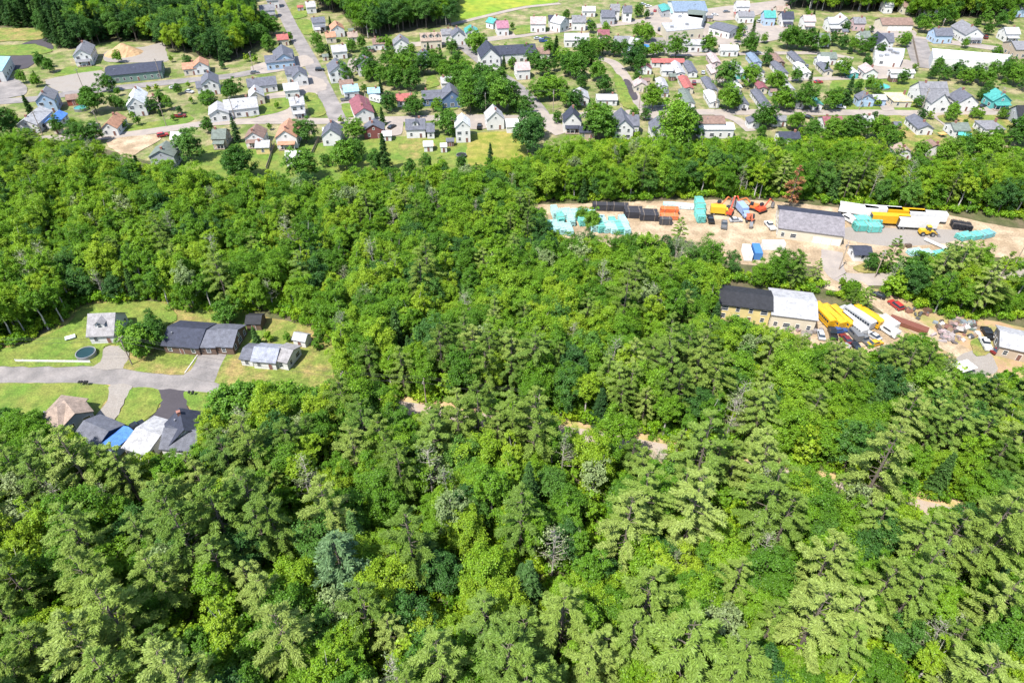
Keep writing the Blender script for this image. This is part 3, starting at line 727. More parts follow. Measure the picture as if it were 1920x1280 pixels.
house((420, 184, 479, 186), 11, 4, 7, 'ltgrey', 'white', 'with blue porch wing facing front street', 'large ranch house', vents=2, wings=[((415, 190, 400, 206), 8, 3.5, 5.5, 'ltgrey')], **T)
house((541, 184, 568, 181), 9, 6, 8.2, 'ltgrey', 'white', 'alone on the lawn left of the hill street', porch=True, **T)
house((398, 243, 424, 242), 9, 4, 6.5, 'green', 'tan', 'with red porch below front street', porch=True, **T)
house((484, 233, 470, 249), 8, 4, 6.5, 'brown', 'white', 'with grey porch below front street', porch=True, **T)
house((480, 264, 505, 264), 7, 3, 4.6, 'ltgrey', 'yellow', 'behind the brown roofed porch house', 'small house', **T)
house((545, 222, 530, 246), 9, 5, 8, 'orange', 'white', 'left of the dense round tree below front street', porch=True, **T)
house((539, 284, 558, 282), 6, 4, 5.8, 'white', 'white', 'alone on the grass above the wood', 'cottage', chim=0, **T)
house((627, 226, 614, 243), 8, 4.5, 7.5, 'slate', 'white', 'at the foot of the hill street', 'gabled house', **T)
house((583, 34, 608, 32), 9, 5, 7, 'slate', 'white', 'right of the hill street near its top', porch=True, **T)
house((498, -6, 520, -8), 8, 5, 7, 'grey', 'white', 'right of the hill street cut by the top edge', **T)
house((572, 4, 590, 3), 8, 4, 6.5, 'ltgrey', 'white', 'at the top edge right of the hill street', **T)
house((632, 39, 628, 48), 8, 4.5, 7, 'orange', 'white', 'under the maple wood right of the hill street', 'gabled house', **T)
house((612, 61, 625, 60), 7, 3.5, 5.5, 'orange', 'cream', 'below the orange roofed gabled house', 'small house', **T)
house((652, 61, 668, 60), 7, 3, 5, 'tan', 'cream', 'under the edge of the maple wood', 'small house', **T)
house((620, 86, 648, 84), 8, 4, 6.5, 'ltgrey', 'white', 'above the crossing on the right', **T)
house((622, 110, 640, 124), 10, 5.5, 8.5, 'slate', 'white', 'at the upper right corner of the crossing', 'big gabled house', minlen=12, **T)
house((672, 106, 694, 112), 9, 5.5, 8, 'slate', 'white', 'right of the big corner house', minlen=10, **T)
house((698, 72, 722, 72), 9, 3.5, 5.5, 'brown', 'white', 'below the maple wood', **T)
house((744, 65, 757, 73), 9, 5, 8, 'grey', 'white', 'with gable front right of the brown roof', 'gabled house', minlen=10, **T)
house((787, 64, 826, 60), 10, 4.5, 7.5, 'tan', 'cream', 'with dormers above the oblique street', 'cape house', dormers=3, **T)
house((827, 56, 846, 54), 8, 4, 6, 'grey', 'white', 'right of the tan cape house', **T)
house((850, 51, 866, 58), 8, 5, 8, 'slate', 'white', 'at the corner of meadow and oblique street', 'gabled house', **T)
house((931, 38, 951, 41), 9, 4.5, 7.5, 'magenta', 'white', 'below the bright meadow', **T)
house((874, 48, 893, 54), 8, 3.5, 5.5, 'teal', 'white', 'below the meadow path', **T)
house((917, 33, 931, 36), 7, 3.5, 5.5, 'teal', 'white', 'left of the magenta roof', 'small house', **T)
house((926, 91, 1000, 79), 12, 5, 8, 'navy', 'white', 'with steep gabled end on upper street', 'long inn', wings=[((911, 77, 921, 90), 10, 6, 10.5, 'navy', 'white', 14)], cat='inn', minlen=12, vents=2)
house((1004, 91, 1030, 89), 9, 3, 5, 'brown', 'white', 'right of the long inn', 'low house', **T)
house((788, 92, 800, 97), 7, 5, 7.5, 'slate', 'ltblue', 'between trees below the tan cape house', 'small house', **T)
house((642, 160, 670, 159), 8, 3.5, 5.5, 'skyblue', 'white', 'right of the hill street', wings=[((636, 151, 660, 150), 8, 3.5, 5.5, 'brown')], **T)
house((671, 177, 682, 204), 9, 4, 6.5, 'maroon', 'white', 'at the lower right of the hill street', 'long house', **T)
house((692, 166, 708, 164), 7, 3.5, 5, 'skyblue', 'white', 'above the parked camper', 'small house', **T)
house((742, 177, 772, 175), 8, 3, 5, 'red', 'white', 'between two trees above front street', 'ranch house', **T)
house((790, 170, 826, 170), 9, 3.5, 6, 'slate', 'blue', 'with timbered gable above front street', wings=[((842, 158, 847, 168), 9, 4.5, 8, 'slate', 'blue', 10)], **T)
house((830, 146, 843, 143), 7, 3, 5, 'ltgrey', 'white', 'behind the blue house', 'cabin', **T)
house((706, 223, 694, 234), 9, 4, 6.5, 'slate', 'darkred', 'below front street', **T)
house((717, 247, 733, 246), 4.5, 2.5, 3.6, 'white', 'white', 'beside the dark red house', 'shed', windows=False, chim=0, cat='shed', minlen=4, **T)
house((760, 224, 797, 223), 9, 4, 7, 'slate', 'white', 'with one dormer below front street', dormers=1, wings=[((801, 232, 812, 231), 8, 3, 5, 'slate')], **T)
house((794, 265, 811, 265), 4.5, 2.6, 3.8, 'white', 'white', 'on the grass behind the dormer house', 'larger shed', windows=False, chim=0, cat='shed', minlen=4, **T)
house((826, 269, 837, 269), 3.2, 2.4, 3.2, 'white', 'white', 'left of the tall narrow white house', 'tiny shed', windows=False, chim=0, cat='shed', minlen=2.6, ov=.2, **T)
house((863, 213, 870, 226), 6.5, 7.2, 10, 'white', 'white', 'standing above the rough meadow', 'tall narrow house', minlen=9, chim=0, **T)
house((923, 198, 930, 208), 8, 5, 8.5, 'ltgrey', 'white', 'right of the tall narrow house', 'gabled house', minlen=9, **T)
house((953, 225, 968, 223), 7, 3, 5, 'white', 'white', 'beside the tall oak below front street', 'garage', chim=0, cat='garage', gdoors=1, **T)
# ---- middle of the town
house((1000, 31, 1018, 33), 9, 5, 8, 'pinkgrey', 'white', 'right of the magenta roof on upper street', minlen=10, **T)
house((1042, 29, 1058, 33), 9, 5, 8, 'ltgrey', 'white', 'with navy side wing on upper street', minlen=9, wings=[((1029, 29, 1041, 29), 7, 4, 6, 'navy')], **T)
house((1076, 28, 1095, 31), 8, 5, 8, 'grey', 'white', 'middle of the upper street row', minlen=9, **T)
house((1092, 13, 1116, 12), 8, 3.5, 5.5, 'ltgrey', 'white', 'set back behind the upper street row', 'low house', **T)
house((1128, 18, 1152, 21), 10, 4.5, 7.5, 'slate', 'grey', 'in the upper street row', **T)
house((1146, 9, 1161, 8), 8, 6, 9, 'grey', 'white', 'behind the grey house on upper street', 'tall house', **T)
house((1169, 12, 1184, 11), 8, 6, 9, 'slate', 'white', 'left of the market car park', 'tall house', **T)
house((966, 118, 992, 117), 9, 5, 7.5, 'pinkgrey', 'white', 'among trees below the long inn', **T)
house((1058, 64, 1104, 62), 10, 4, 6.5, 'ltgrey', 'white', 'below upper street', 'long house', **T)
house((1121, 57, 1142, 56), 8, 3, 5, 'maroon', 'cream', 'below upper street right of the long house', **T)
house((1157, 67, 1178, 70), 9, 4, 6.5, 'grey', 'white', 'left of the blue tarp', minlen=10, **T)
house((1184, 70, 1200, 74), 8, 4, 6.5, 'ltgrey', 'ltblue', 'beside the blue tarp', **T)
house((1258, 3, 1322, 3), 26, 6, 9, 'bluegrey', 'white', 'at the top edge with teal canopy', 'supermarket', chim=0, cat='store', vents=2, wings=[((1236, 8, 1262, 18), 7, 3.5, 4.5, 'teal', 'grey')])
house((1258, 19, 1273, 17), 8, 4, 5.2, 'skyblue', 'white', 'in front of the supermarket', 'kiosk', chim=0, cat='kiosk')
flat([(1262, 26), (1318, 30), (1316, 42), (1262, 38)], 6, 'white', 'white', 'in front of the supermarket', 'long shop', units=2)
flat([(1240, 44), (1300, 42), (1320, 54), (1250, 60)], 5, 'ltgrey', 'cream', 'facing the car park', 'shop', units=2)
flat([(1290, 18), (1324, 22), (1318, 36), (1290, 32)], 6, 'green', 'white', 'right of the supermarket', 'shop annex')
house((1350, 44, 1374, 50), 14, 4, 5.5, 'slate', 'white', 'in the middle of the shop car parks', 'hall', chim=0, cat='hall', minlen=16)
house((1282, 71, 1336, 79), 9, 4, 5.5, 'ltgrey', 'white', 'below the tan shop', 'row of shops', chim=0, cat='shop', vents=3)
house((1350, 84, 1384, 87), 8, 3.5, 5, 'white', 'white', 'left of the tall spruce by the car park', 'low shop', chim=0, cat='shop')
house((1385, 23, 1412, 21), 9, 4, 6, 'grey', 'white', 'above the shop car parks', **T)
house((1432, 20, 1454, 21), 9, 5, 8, 'teal', 'ltblue', 'between two white houses near the top', **T)
house((1465, 22, 1488, 23), 9, 5, 8, 'navy', 'white', 'near the top right of the car parks', porch=True, **T)
house((1455, 12, 1480, 12), 8, 4, 6, 'tan', 'cream', 'behind the navy roofed porch house', **T)
house((1506, 29, 1528, 29), 9, 5, 7.5, 'pinkgrey', 'white', 'under the wood at the top', 'small house', porch=True, **T)
house((1552, 33, 1580, 33), 9, 5, 7.5, 'ltgrey', 'white', 'with long porch under the wood at the top', porch=True, wings=[((1578, 25, 1586, 34), 7, 5, 8, 'ltgrey')], **T)
house((1600, 33, 1622, 33), 8, 4.5, 7, 'grey', 'pinkish', 'left of the four door garage', **T)
house((1613, 58, 1630, 60), 8, 4, 6.5, 'green', 'white', 'in front of the four door garage', **T)
house((1532, 62, 1556, 64), 9, 4, 6.5, 'green', 'white', 'behind the row of trees', **T)
house((1648, 33, 1711, 35), 12, 3.4, 6, 'brown', 'cream', 'by the right street', 'four door garage', gdoors=5, chim=0, cat='garage', windows=False, door=False)
house((1648, 62, 1676, 64), 9, 4.5, 8, 'slate', 'white', 'below the four door garage', wings=[((1650, 60, 1656, 70), 7, 4.5, 8, 'navy')], **T)
flat([(1640, 88), (1697, 92), (1694, 108), (1640, 104)], 3.2, 'ltgrey', 'white', 'above the white row of trailers', 'depot', units=3)
flat([(1640, 102), (1694, 108), (1690, 116), (1642, 112)], 3.0, 'white', 'white', 'forming the front of the depot', 'depot annex', units=2)
house((1667, 128, 1716, 135), 5, 2.8, 3.6, 'white', 'white', 'below the depot', 'long mobile home', chim=0, cat='mobile home')
house((1750, 52, 1786, 54), 10, 4.5, 7.5, 'slate', 'ltblue', 'right of the four door garage behind wires', **T)
house((1815, 38, 1822, 54), 11, 5, 8.5, 'grey', 'white', 'with white columned front on the right street', 'gabled house', porch=True, minlen=13, **T)
house((1883, 52, 1910, 52), 9, 4.5, 7, 'ltgrey', 'white', 'right of the columned house', porch=True, **T)
flat([(1748, 92), (1897, 104), (1884, 116), (1750, 110)], 5.5, 'white', 'white', 'behind the row of maples', 'long warehouse')
house((1893, 76, 1960, 80), 14, 5, 7.5, 'grey', 'tan', 'at the right edge beside the white warehouse', 'hall', chim=0, cat='hall')
house((1733, 8, 1758, 7), 8, 4.5, 7, 'ltgrey', 'white', 'in the wood at the top right', **T)
house((1694, 4, 1708, 3), 8, 4.5, 7, 'brown', 'cream', 'in the wood above the four door garage', **T)
house((1658, 2, 1674, 2), 8, 4.5, 7, 'ltgrey', 'white', 'at the top edge in the right wood', 'small house', **T)
house((1898, 4, 1930, 6), 9, 5, 8, 'slate', 'ltblue', 'in the top right corner', **T)
house((1383, 4, 1402, 1), 8, 4.5, 7, 'ltgrey', 'white', 'at the top edge above the car parks', **T)
house((1069, 199, 1078, 212), 8, 5, 9, 'navy', 'white', 'with porch below the side road', 'steep gabled house', porch=True, minlen=9, **T)
house((1086, 238, 1116, 237), 6, 3, 4.5, 'navy', 'tan', 'at the wood edge', 'long shed', chim=0, cat='shed', **T)
house((1162, 214, 1198, 218), 9, 5, 8, 'slate', 'white', 'with cross gable below front street', wings=[((1164, 206, 1172, 222), 8, 5, 8.6, 'slate', 'white', 13)], **T)
house((1233, 220, 1243, 231), 8, 5, 8, 'slate', 'white', 'under the giant oak', 'gabled house', minlen=10, **T)
house((1118, 178, 1157, 178), 8, 2.8, 4, 'ltgrey', 'white', 'left of the dark driveway', 'low house', **T)
house((1080, 166, 1097, 176), 8, 3.5, 5.5, 'ltgrey', 'white', 'above the steep gabled house', minlen=10, **T)
house((1195, 146, 1208, 155), 7, 3, 5, 'pinkgrey', 'cream', 'right of the dark driveway', 'small house', **T)
house((1202, 115, 1217, 122), 7, 3, 5, 'maroon', 'white', 'right of the dark round tree', 'small house', **T)
house((1221, 111, 1283, 110), 5.5, 2.8, 4, 'red', 'white', 'across the top of the trailer park', 'long mobile home', chim=0, cat='mobile home')
house((1242, 121, 1260, 124), 7, 3.2, 5, 'ltgrey', 'white', 'below the long red roof', 'small house', **T)
# ---- trailer park, upper and lower row
MH = [((1232, 145, 1250, 160), 'ltgrey', 'white', 'left of the round tree'), ((1262, 112, 1280, 136), 'ltgrey', 'white', 'right end below the long red roof'),
      ((1287, 113, 1302, 134), 'slate', 'white', 'first in the upper row'), ((1276, 141, 1297, 164), 'red', 'cream', 'right of the giant oak top'),
      ((1331, 98, 1346, 116), 'pinkgrey', 'pinkish', 'beside the upper lane'), ((1330, 120, 1346, 136), 'pinkgrey', 'cream', 'below the pinkish one'),
      ((1320, 143, 1341, 168), 'slate', 'cream', 'left of the dark oval tree'), ((1371, 114, 1396, 137), 'ltgrey', 'teal', 'above the round tree in the middle'),
      ((1405, 98, 1424, 116), 'bluegrey', 'ltblue', 'upper half of the blue pair'), ((1412, 117, 1428, 134), 'slate', 'white', 'lower half of the blue pair'),
      ((1447, 97, 1466, 116), 'brown', 'brown', 'in the upper row'), ((1452, 114, 1472, 136), 'slate', 'white', 'below the brown one'),
      ((1483, 96, 1504, 116), 'slate', 'white', 'right of the brown one'), ((1497, 116, 1514, 136), 'white', 'white', 'bright in the upper row'),
      ((1536, 116, 1558, 132), 'slate', 'cream', 'below the grey green roof'), ((1579, 113, 1604, 136), 'white', 'teal', 'right end of the upper row'),
      ((1280, 165, 1296, 192), 'green', 'white', 'leftmost of the lower row'), ((1326, 168, 1344, 190), 'white', 'white', 'bright in the lower row'),
      ((1370, 146, 1386, 162), 'white', 'cream', 'right of the dark oval tree'), ((1379, 164, 1394, 194), 'slate', 'white', 'by the round tree on the street'),
      ((1421, 150, 1432, 164), 'maroon', 'cream', 'smallest in the lower row'), ((1416, 166, 1440, 198), 'slate', 'white', 'above the roadside maple'),
      ((1470, 148, 1480, 166), 'ltgrey', 'white', 'behind the two roadside trees'), ((1487, 172, 1502, 192), 'ltgrey', 'white', 'between the two roadside trees'),
      ((1522, 178, 1534, 194), 'teal', 'white', 'beside the street')]
for r_, rf, wl, wh in MH: mobile(r_, rf, wl, wh)
house((1540, 100, 1566, 98), 8, 3.5, 5.5, 'green', 'white', 'above the right end of the trailer park', wings=[((1534, 108, 1552, 106), 6, 3, 4.5, 'ltgrey')], **T)
house((1623, 118, 1638, 130), 7, 3.5, 5.5, 'pinkgrey', 'white', 'left of the long mobile home', 'small house', **T)
# ---- right part of the town
house((1616, 172, 1632, 178), 8, 3.5, 5.6, 'slate', 'ltblue', 'above front street with white annex', wings=[((1636, 177, 1660, 179), 6, 2.8, 4, 'ltgrey')], **T)
house((1668, 171, 1706, 178), 12, 3, 5, 'yellow', 'cream', 'behind a dark hedge', 'wide house', hip=4, **T)
house((1724, 155, 1774, 153), 13, 5, 9.5, 'grey', 'white', 'largest roof right of the yellow one', 'large house', porch=True, wings=[((1755, 158, 1762, 176), 8, 4.5, 8.5, 'grey')], **T)
house((1802, 167, 1822, 178), 10, 4, 7.5, 'slate', 'white', 'right of the largest grey roof', 'gabled house', minlen=11, **T)
house((1872, 166, 1880, 178), 9, 4, 7, 'teal', 'teal', 'below the maples at the right', 'gabled house', minlen=9, porch=True, **T)
house((1904, 197, 1950, 200), 9, 4, 7.5, 'black', 'grey', 'at the right edge', **T)
house((1713, 216, 1741, 234), 7, 3, 4.6, 'slate', 'white', 'beside the hillside drive', 'long house', minlen=14, **T)
house((1782, 227, 1816, 234), 9, 3.2, 5, 'green', 'white', 'below the round bush', 'ranch house', **T)
house((1842, 227, 1878, 226), 10, 3.2, 5.2, 'grey', 'white', 'at the lower right', 'hipped house', hip=4, **T)
house((1742, 263, 1760, 270), 7, 3.2, 5, 'brown', 'white', 'at the wood edge on the right', 'small house', **T)
house((1686, 268, 1702, 280), 7, 3.2, 5, 'tan', 'white', 'half in the wood on the right', 'small house', **T)
house((1306, 219, 1358, 219), 9, 6, 7.4, 'brown', 'white', 'below front street', 'long apartment building', chim=0, cat='building', wings=[((1310, 232, 1374, 232), 7, 4, 5, 'white')], vents=2)
house((1447, 218, 1474, 218), 6, 2.8, 3.8, 'grey', 'white', 'below front street right of the roadside maple', 'long garage', chim=0, cat='garage', **T)
house((1409, 218, 1416, 226), 5, 2.8, 3.8, 'slate', 'white', 'left of the roadside maple', 'shed', chim=0, cat='shed', **T)
house((1542, 219, 1578, 219), 9, 3.2, 5.2, 'maroon', 'white', 'below front street', 'ranch house', **T)
house((1460, 248, 1498, 247), 7, 3, 4.6, 'navy', 'white', 'sunk in the wood edge', 'low house', **T)
house((1615, 216, 1634, 218), 7, 3, 4.6, 'ltgrey', 'white', 'at the roadside wood edge', 'small house', **T)

# ------------------------------------------------------------------ trees: crowns of leaf-sized faces on tapered trunks with limbs
def unit(a): return a / np.maximum(np.linalg.norm(a, axis=1, keepdims=True), 1e-9)
def leaf_arrays(c, n, along, ln, wd, fold=.25):
    """folded rhombic leaf clumps: centre, normal, length direction, half length, half width"""
    t = along - n * np.sum(along * n, axis=1, keepdims=True)
    t = unit(t); b = np.cross(n, t)
    ln = ln[:, None]; wd = wd[:, None]
    v = np.stack([c - t * ln, c + b * wd + n * wd * fold, c + t * ln, c - b * wd + n * wd * fold], axis=1)
    return v.reshape(-1, 3)
def mesh_np(name, quads, mats, extra=None):
    """quads: (4N,3) leaf vertices in slot 0, extra: MB wood in slot 1"""
    nq = len(quads) // 4
    ev, ef = (extra.v, extra.f) if extra else ([], [])
    V = np.concatenate([quads, np.array(ev).reshape(-1, 3)]) if ev else quads
    me = bpy.data.meshes.new(name)
    me.vertices.add(len(V)); me.vertices.foreach_set('co', V.astype(np.float32).ravel())
    loops = list(range(4 * nq)); starts = list(range(0, 4 * nq, 4)); tot = [4] * nq
    k = 4 * nq
    for f in ef:
        starts.append(k); tot.append(len(f)); k += len(f); loops += [i + 4 * nq for i in f]
    me.loops.add(len(loops)); me.loops.foreach_set('vertex_index', loops)
    me.polygons.add(len(starts)); me.polygons.foreach_set('loop_start', starts)
    try: me.polygons.foreach_set('loop_total', tot)
    except Exception: pass
    for m in mats: me.materials.append(m)
    if len(mats) > 1:
        mi = np.zeros(len(starts), np.int32); mi[nq:] = 1
        me.polygons.foreach_set('material_index', mi)
    me.update(calc_edges=True); me.validate()
    return me
def trunk_limbs(H, r, tips, rng, top=.8, lean=.02, n=7):
    m = MB()
    p = Vector((0, 0, -.3)); segs = 5
    pts = [p]
    for i in range(segs):
        z = H * top * (i + 1) / segs
        pts.append(Vector((rng.normal(0, lean * H * .3), rng.normal(0, lean * H * .3), z)))
    for i in range(segs):
        m.cyl(pts[i], pts[i + 1], r * (1 - .8 * i / segs), r * (1 - .8 * (i + 1) / segs), n, caps=False)
    for tp in tips:
        tp = Vector(tp)
        z0 = max(H * .18, tp.z - abs(tp.xy.length) * rng.uniform(.7, 1.3))
        k = min(segs - 1, max(0, int(z0 / (H * top) * segs)))
        a = pts[k].lerp(pts[k + 1], min(1, max(0, z0 / (H * top) * segs - k)))
        mid = a.lerp(tp, .55) + Vector((0, 0, -.04 * H * rng.random()))
        rr = r * .28
        m.cyl(a, mid, rr, rr * .6, 5, caps=False); m.cyl(mid, tp, rr * .6, rr * .2, 4, caps=False)
    return m
def broadleaf(seed, H, Rc, base=.3, nl=34, tufts=9, lv=14, ls=.25, open_=0.0, spread=1.0):
    rng = np.random.default_rng(seed)
    zc, hz = H * (base + 1) / 2, H * (1 - base) / 2
    # lobes over an irregular ellipsoid
    k = np.arange(nl) + .5
    ph = np.arccos(1 - 1.75 * k / nl); th = np.pi * (1 + 5 ** .5) * k + rng.normal(0, .35, nl)
    bump = 1 + .22 * np.sin(2 * th + seed) + .13 * np.sin(3 * th + 2 * seed) + rng.normal(0, .10, nl)
    rad = rng.uniform(.60, .92, nl) * bump
    lc = np.stack([Rc * rad * np.sin(ph) * np.cos(th), Rc * rad * np.sin(ph) * np.sin(th), zc + hz * rad * np.cos(ph) * .95], 1)
    lc[:, 2] += rng.normal(0, .05 * H, nl)
    lr = Rc * rng.uniform(.22, .40, nl)
    q = []
    out = lc - np.array([0, 0, zc - .35 * hz]); out = unit(out)
    for i in range(nl):
        if rng.random() < open_: continue
        d = unit(rng.normal(size=(tufts, 3)) + out[i] * .9 + np.array([0, 0, .55]))
        tc = lc[i] + d * lr[i] * rng.uniform(.7, 1.12, (tufts, 1)) * np.array([1.12, 1.12, .8])
        n_ = tufts * lv
        ti = np.repeat(np.arange(tufts), lv)
        off = rng.normal(size=(n_, 3)) * lr[i] * .21
        c = tc[ti] + off
        nr = unit(d[ti] * .65 + rng.normal(size=(n_, 3)) * .52 + np.array([-.12, -.10, .8]))
        al = rng.normal(size=(n_, 3))
        s = ls * rng.uniform(.65, 1.35, n_)
        q.append(leaf_arrays(c, nr, al, s, s * .72))
    # sparse inner foliage
    ni = nl * 10
    d = unit(rng.normal(size=(ni, 3))); rr = rng.uniform(.15, .75, (ni, 1))
    c = np.array([0, 0, zc]) + d * rr * np.array([Rc, Rc, hz])
    q.append(leaf_arrays(c, unit(rng.normal(size=(ni, 3)) + [0, 0, .8]), rng.normal(size=(ni, 3)), np.full(ni, ls * 1.7), np.full(ni, ls * 1.3)))
    tips = [lc[i] for i in rng.choice(nl, min(nl, 12), replace=False)]
    tr = trunk_limbs(H, .016 * H + .05, tips, rng)
    return np.concatenate(q), tr
def pine(seed, H, Rc, base=.28, whorls=15, per=6, ls=.30, prof='round', droop=.12, full=1.0, tufts=7):
    rng = np.random.default_rng(seed)
    q = []; tips = []; wood = []
    for wi in range(whorls):
        f = wi / (whorls - 1)
        z = H * (base + (0.985 - base) * f)
        if prof == 'round': Lb = Rc * (1 - f ** 2.2) ** .75 * (.62 + .38 * min(1, (f + .12) / .35)) + .35
        else: Lb = Rc * (1 - f) ** .85 + .25
        nb = max(4, int(per - 1.2 * f + rng.integers(-1, 2)))
        a0 = rng.uniform(0, 6.28)
        for b in range(nb):
            if rng.random() > full: continue
            a = a0 + 6.283 * b / nb + rng.normal(0, .22)
            L_ = Lb * rng.uniform(.62, 1.18)
            zb = z + rng.normal(0, .018 * H)
            dirv = np.array([math.cos(a), math.sin(a), 0.0]); side = np.array([-dirv[1], dirv[0], 0.0])
            up = .26 * (f - .15) if prof == 'round' else -droop
            tip = np.array([0, 0, zb]) + dirv * L_ + np.array([0, 0, L_ * up])
            tips.append((np.array([0, 0, zb - .25 * L_ * (.3 if prof == 'round' else 0)]), tip))
            # plumes along the branch: fans of needle tufts pointing outward
            npl = max(3, int(L_ / (.62 if prof == 'round' else .5)))
            for j in range(npl):
                s = (.30 if prof == 'round' else .15) + (1.0 - (.30 if prof == 'round' else .15)) * (j + .5) / npl
                pc = np.array([0, 0, zb]) + (tip - np.array([0, 0, zb])) * s
                pc[2] += .05 * L_ * math.sin(s * 3.14) - .04 * L_ * s * s
                wfan = (.20 + .24 * (1 - abs(s - .6) * 1.2)) * min(1.6, .4 + .28 * L_)
                for sg in (-1, 1):
                    k = tufts
                    t = rng.random(k)
                    fd = unit((dirv * .95 + side * sg * rng.uniform(.35, 1.1, (k, 1)) + np.array([0, 0, .30]) + rng.normal(size=(k, 3)) * .22))
                    c = pc + fd * (t[:, None]) * wfan * 1.5 + rng.normal(size=(k, 3)) * .10
                    nr = unit(np.array([-.15, -.12, 1.0]) + rng.normal(size=(k, 3)) * .34)
                    sz = ls * rng.uniform(.7, 1.3, k)
                    q.append(leaf_arrays(c, nr, fd, sz * 1.55, sz * .40, .35))
    # leader
    k = 26
    c = np.stack([rng.normal(0, .16, k), rng.normal(0, .16, k), H * rng.uniform(.93, 1.0, k)], 1)
    q.append(leaf_arrays(c, unit(rng.normal(size=(k, 3))), np.tile([0, 0, 1.0], (k, 1)) + rng.normal(size=(k, 3)) * .5, np.full(k, ls), np.full(k, ls * .45)))
    m = MB()
    r = .012 * H + .04
    m.cyl((0, 0, -.3), (0, 0, H * .45), r, r * .7, 8, caps=False); m.cyl((0, 0, H * .45), (0, 0, H * .97), r * .7, r * .12, 6, caps=False)
    for a, b in tips:
        m.cyl(a, b, r * .22, r * .06, 4, caps=False)
    return np.concatenate(q), m
def sparse(seed, H, Rc, leaves=260, ls=.2):
    """half bare tree: fine limbs and thin foliage"""
    rng = np.random.default_rng(seed)
    m = MB(); r = .011 * H + .03
    m.cyl((0, 0, -.3), (0, 0, H * .5), r, r * .65, 7, caps=False); m.cyl((0, 0, H * .5), (rng.normal(0, .3), rng.normal(0, .3), H), r * .65, r * .1, 6, caps=False)
    ends = []
    for i in range(34):
        z = H * rng.uniform(.3, .96); a = rng.uniform(0, 6.28); L_ = Rc * (1.15 - z / H) * rng.uniform(.6, 1.4) + .3
        e = Vector((math.cos(a) * L_, math.sin(a) * L_, z + L_ * rng.uniform(.2, .8)))
        m.cyl((0, 0, z), e, r * .3, r * .08, 4, caps=False); ends.append(e)
        for k in range(3):
            e2 = e + Vector((rng.normal(0, .5), rng.normal(0, .5), rng.uniform(-.1, .7))); st = Vector((0, 0, z)).lerp(e, rng.uniform(.4, .9))
            m.cyl(st, e2, r * .13, r * .05, 3, caps=False); ends.append(e2)
    E = np.array([list(e) for e in ends])
    idx = rng.integers(0, len(E), leaves)
    c = E[idx] + rng.normal(size=(leaves, 3)) * .35
    q = leaf_arrays(c, unit(rng.normal(size=(leaves, 3)) + [0, 0, .5]), rng.normal(size=(leaves, 3)), ls * rng.uniform(.6, 1.3, leaves), ls * rng.uniform(.4, .8, leaves))
    return q, m
def bush(seed, Rc, H, n=420, ls=.22):
    rng = np.random.default_rng(seed)
    nl = 9
    lc = np.stack([rng.normal(0, Rc * .5, nl), rng.normal(0, Rc * .5, nl), rng.uniform(.35, .85, nl) * H], 1)
    i = rng.integers(0, nl, n)
    d = unit(rng.normal(size=(n, 3)) + [0, 0, .7])
    c = lc[i] + d * Rc * rng.uniform(.28, .5, (n, 1)); c[:, 2] = np.maximum(c[:, 2], .05)
    q = leaf_arrays(c, unit(d + rng.normal(size=(n, 3)) * .5), rng.normal(size=(n, 3)), ls * rng.uniform(.7, 1.3, n), ls * rng.uniform(.5, .9, n))
    m = MB()
    for k in range(5): m.cyl((0, 0, -.1), Vector(lc[k]), .05, .02, 4, caps=False)
    return q, m

PROTO = {}        # kind -> list of (crown mesh, trunk mesh, combined mesh, height, radius)
def reg(kind, data, leaf, bark, H, Rr):
    q, m = data
    i = len(PROTO.setdefault(kind, []))
    cm = mesh_np('%s_crown' % kind, q, [leaf])
    tm = m.mesh('%s_trunk' % kind, bark)
    PROTO[kind].append([cm, tm, (q, m, leaf, bark), H, Rr])
for i in range(5): reg('maple', broadleaf(20 + i, 13.5 + i * .6, 4.3 + .25 * (i % 3), .22, 40, 11, 28, .165), LEAF, BARK, 13.5 + i * .6, 4.5)
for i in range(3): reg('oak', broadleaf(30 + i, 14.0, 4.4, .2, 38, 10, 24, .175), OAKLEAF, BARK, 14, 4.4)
for i in range(3): reg('yardtree', broadleaf(34 + i, 12.0, 4.3, .06, 46, 11, 15, .23), YARDLEAF, BARK, 12, 4.3)
for i in range(3): reg('yardoak', broadleaf(37 + i, 13.0, 4.3, .06, 48, 11, 16, .22), OAKLEAF, BARK, 13, 4.3)
for i in range(3): reg('aspen', broadleaf(40 + i, 16.5, 3.0, .34, 34, 9, 26, .165), LEAF, BIRCH, 16.5, 3.0)
for i in range(2): reg('sapling', broadleaf(50 + i, 8.0, 2.8, .12, 24, 8, 14, .23), LEAF, BARK, 8, 2.8)
for i in range(5): reg('pine', pine(60 + i, 20.0 + i, 4.6 + .3 * (i % 3), .26, 10, 6, .16, full=.95, tufts=30), PINE, BARK, 20 + i, 4.8)
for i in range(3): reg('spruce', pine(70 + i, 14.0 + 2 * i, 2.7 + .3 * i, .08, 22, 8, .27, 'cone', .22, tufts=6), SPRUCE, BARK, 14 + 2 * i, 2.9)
for i in range(2): reg('pale', broadleaf(80 + i, 14.0, 3.4, .3, 30, 8, 9, .20, open_=.15), PALE, BIRCH, 14, 3.4)
for i in range(3): reg('snag', sparse(90 + i, 15.0, 2.6, 380), PALE, DEADWOOD, 15, 2.6)
reg('bluegrey', pine(100, 20, 4.6, .25, 16, 7, .30, full=.95), BLUEGREY, BARK, 20, 4.6)
reg('rust', pine(101, 17, 3.0, .2, 16, 6, .28, full=.8, tufts=5), RUST, BARK, 17, 3.0)
for i in range(3): reg('shrub', bush(110 + i, 1.7, 1.9), SHRUBLEAF, BARK, 2.2, 1.7)

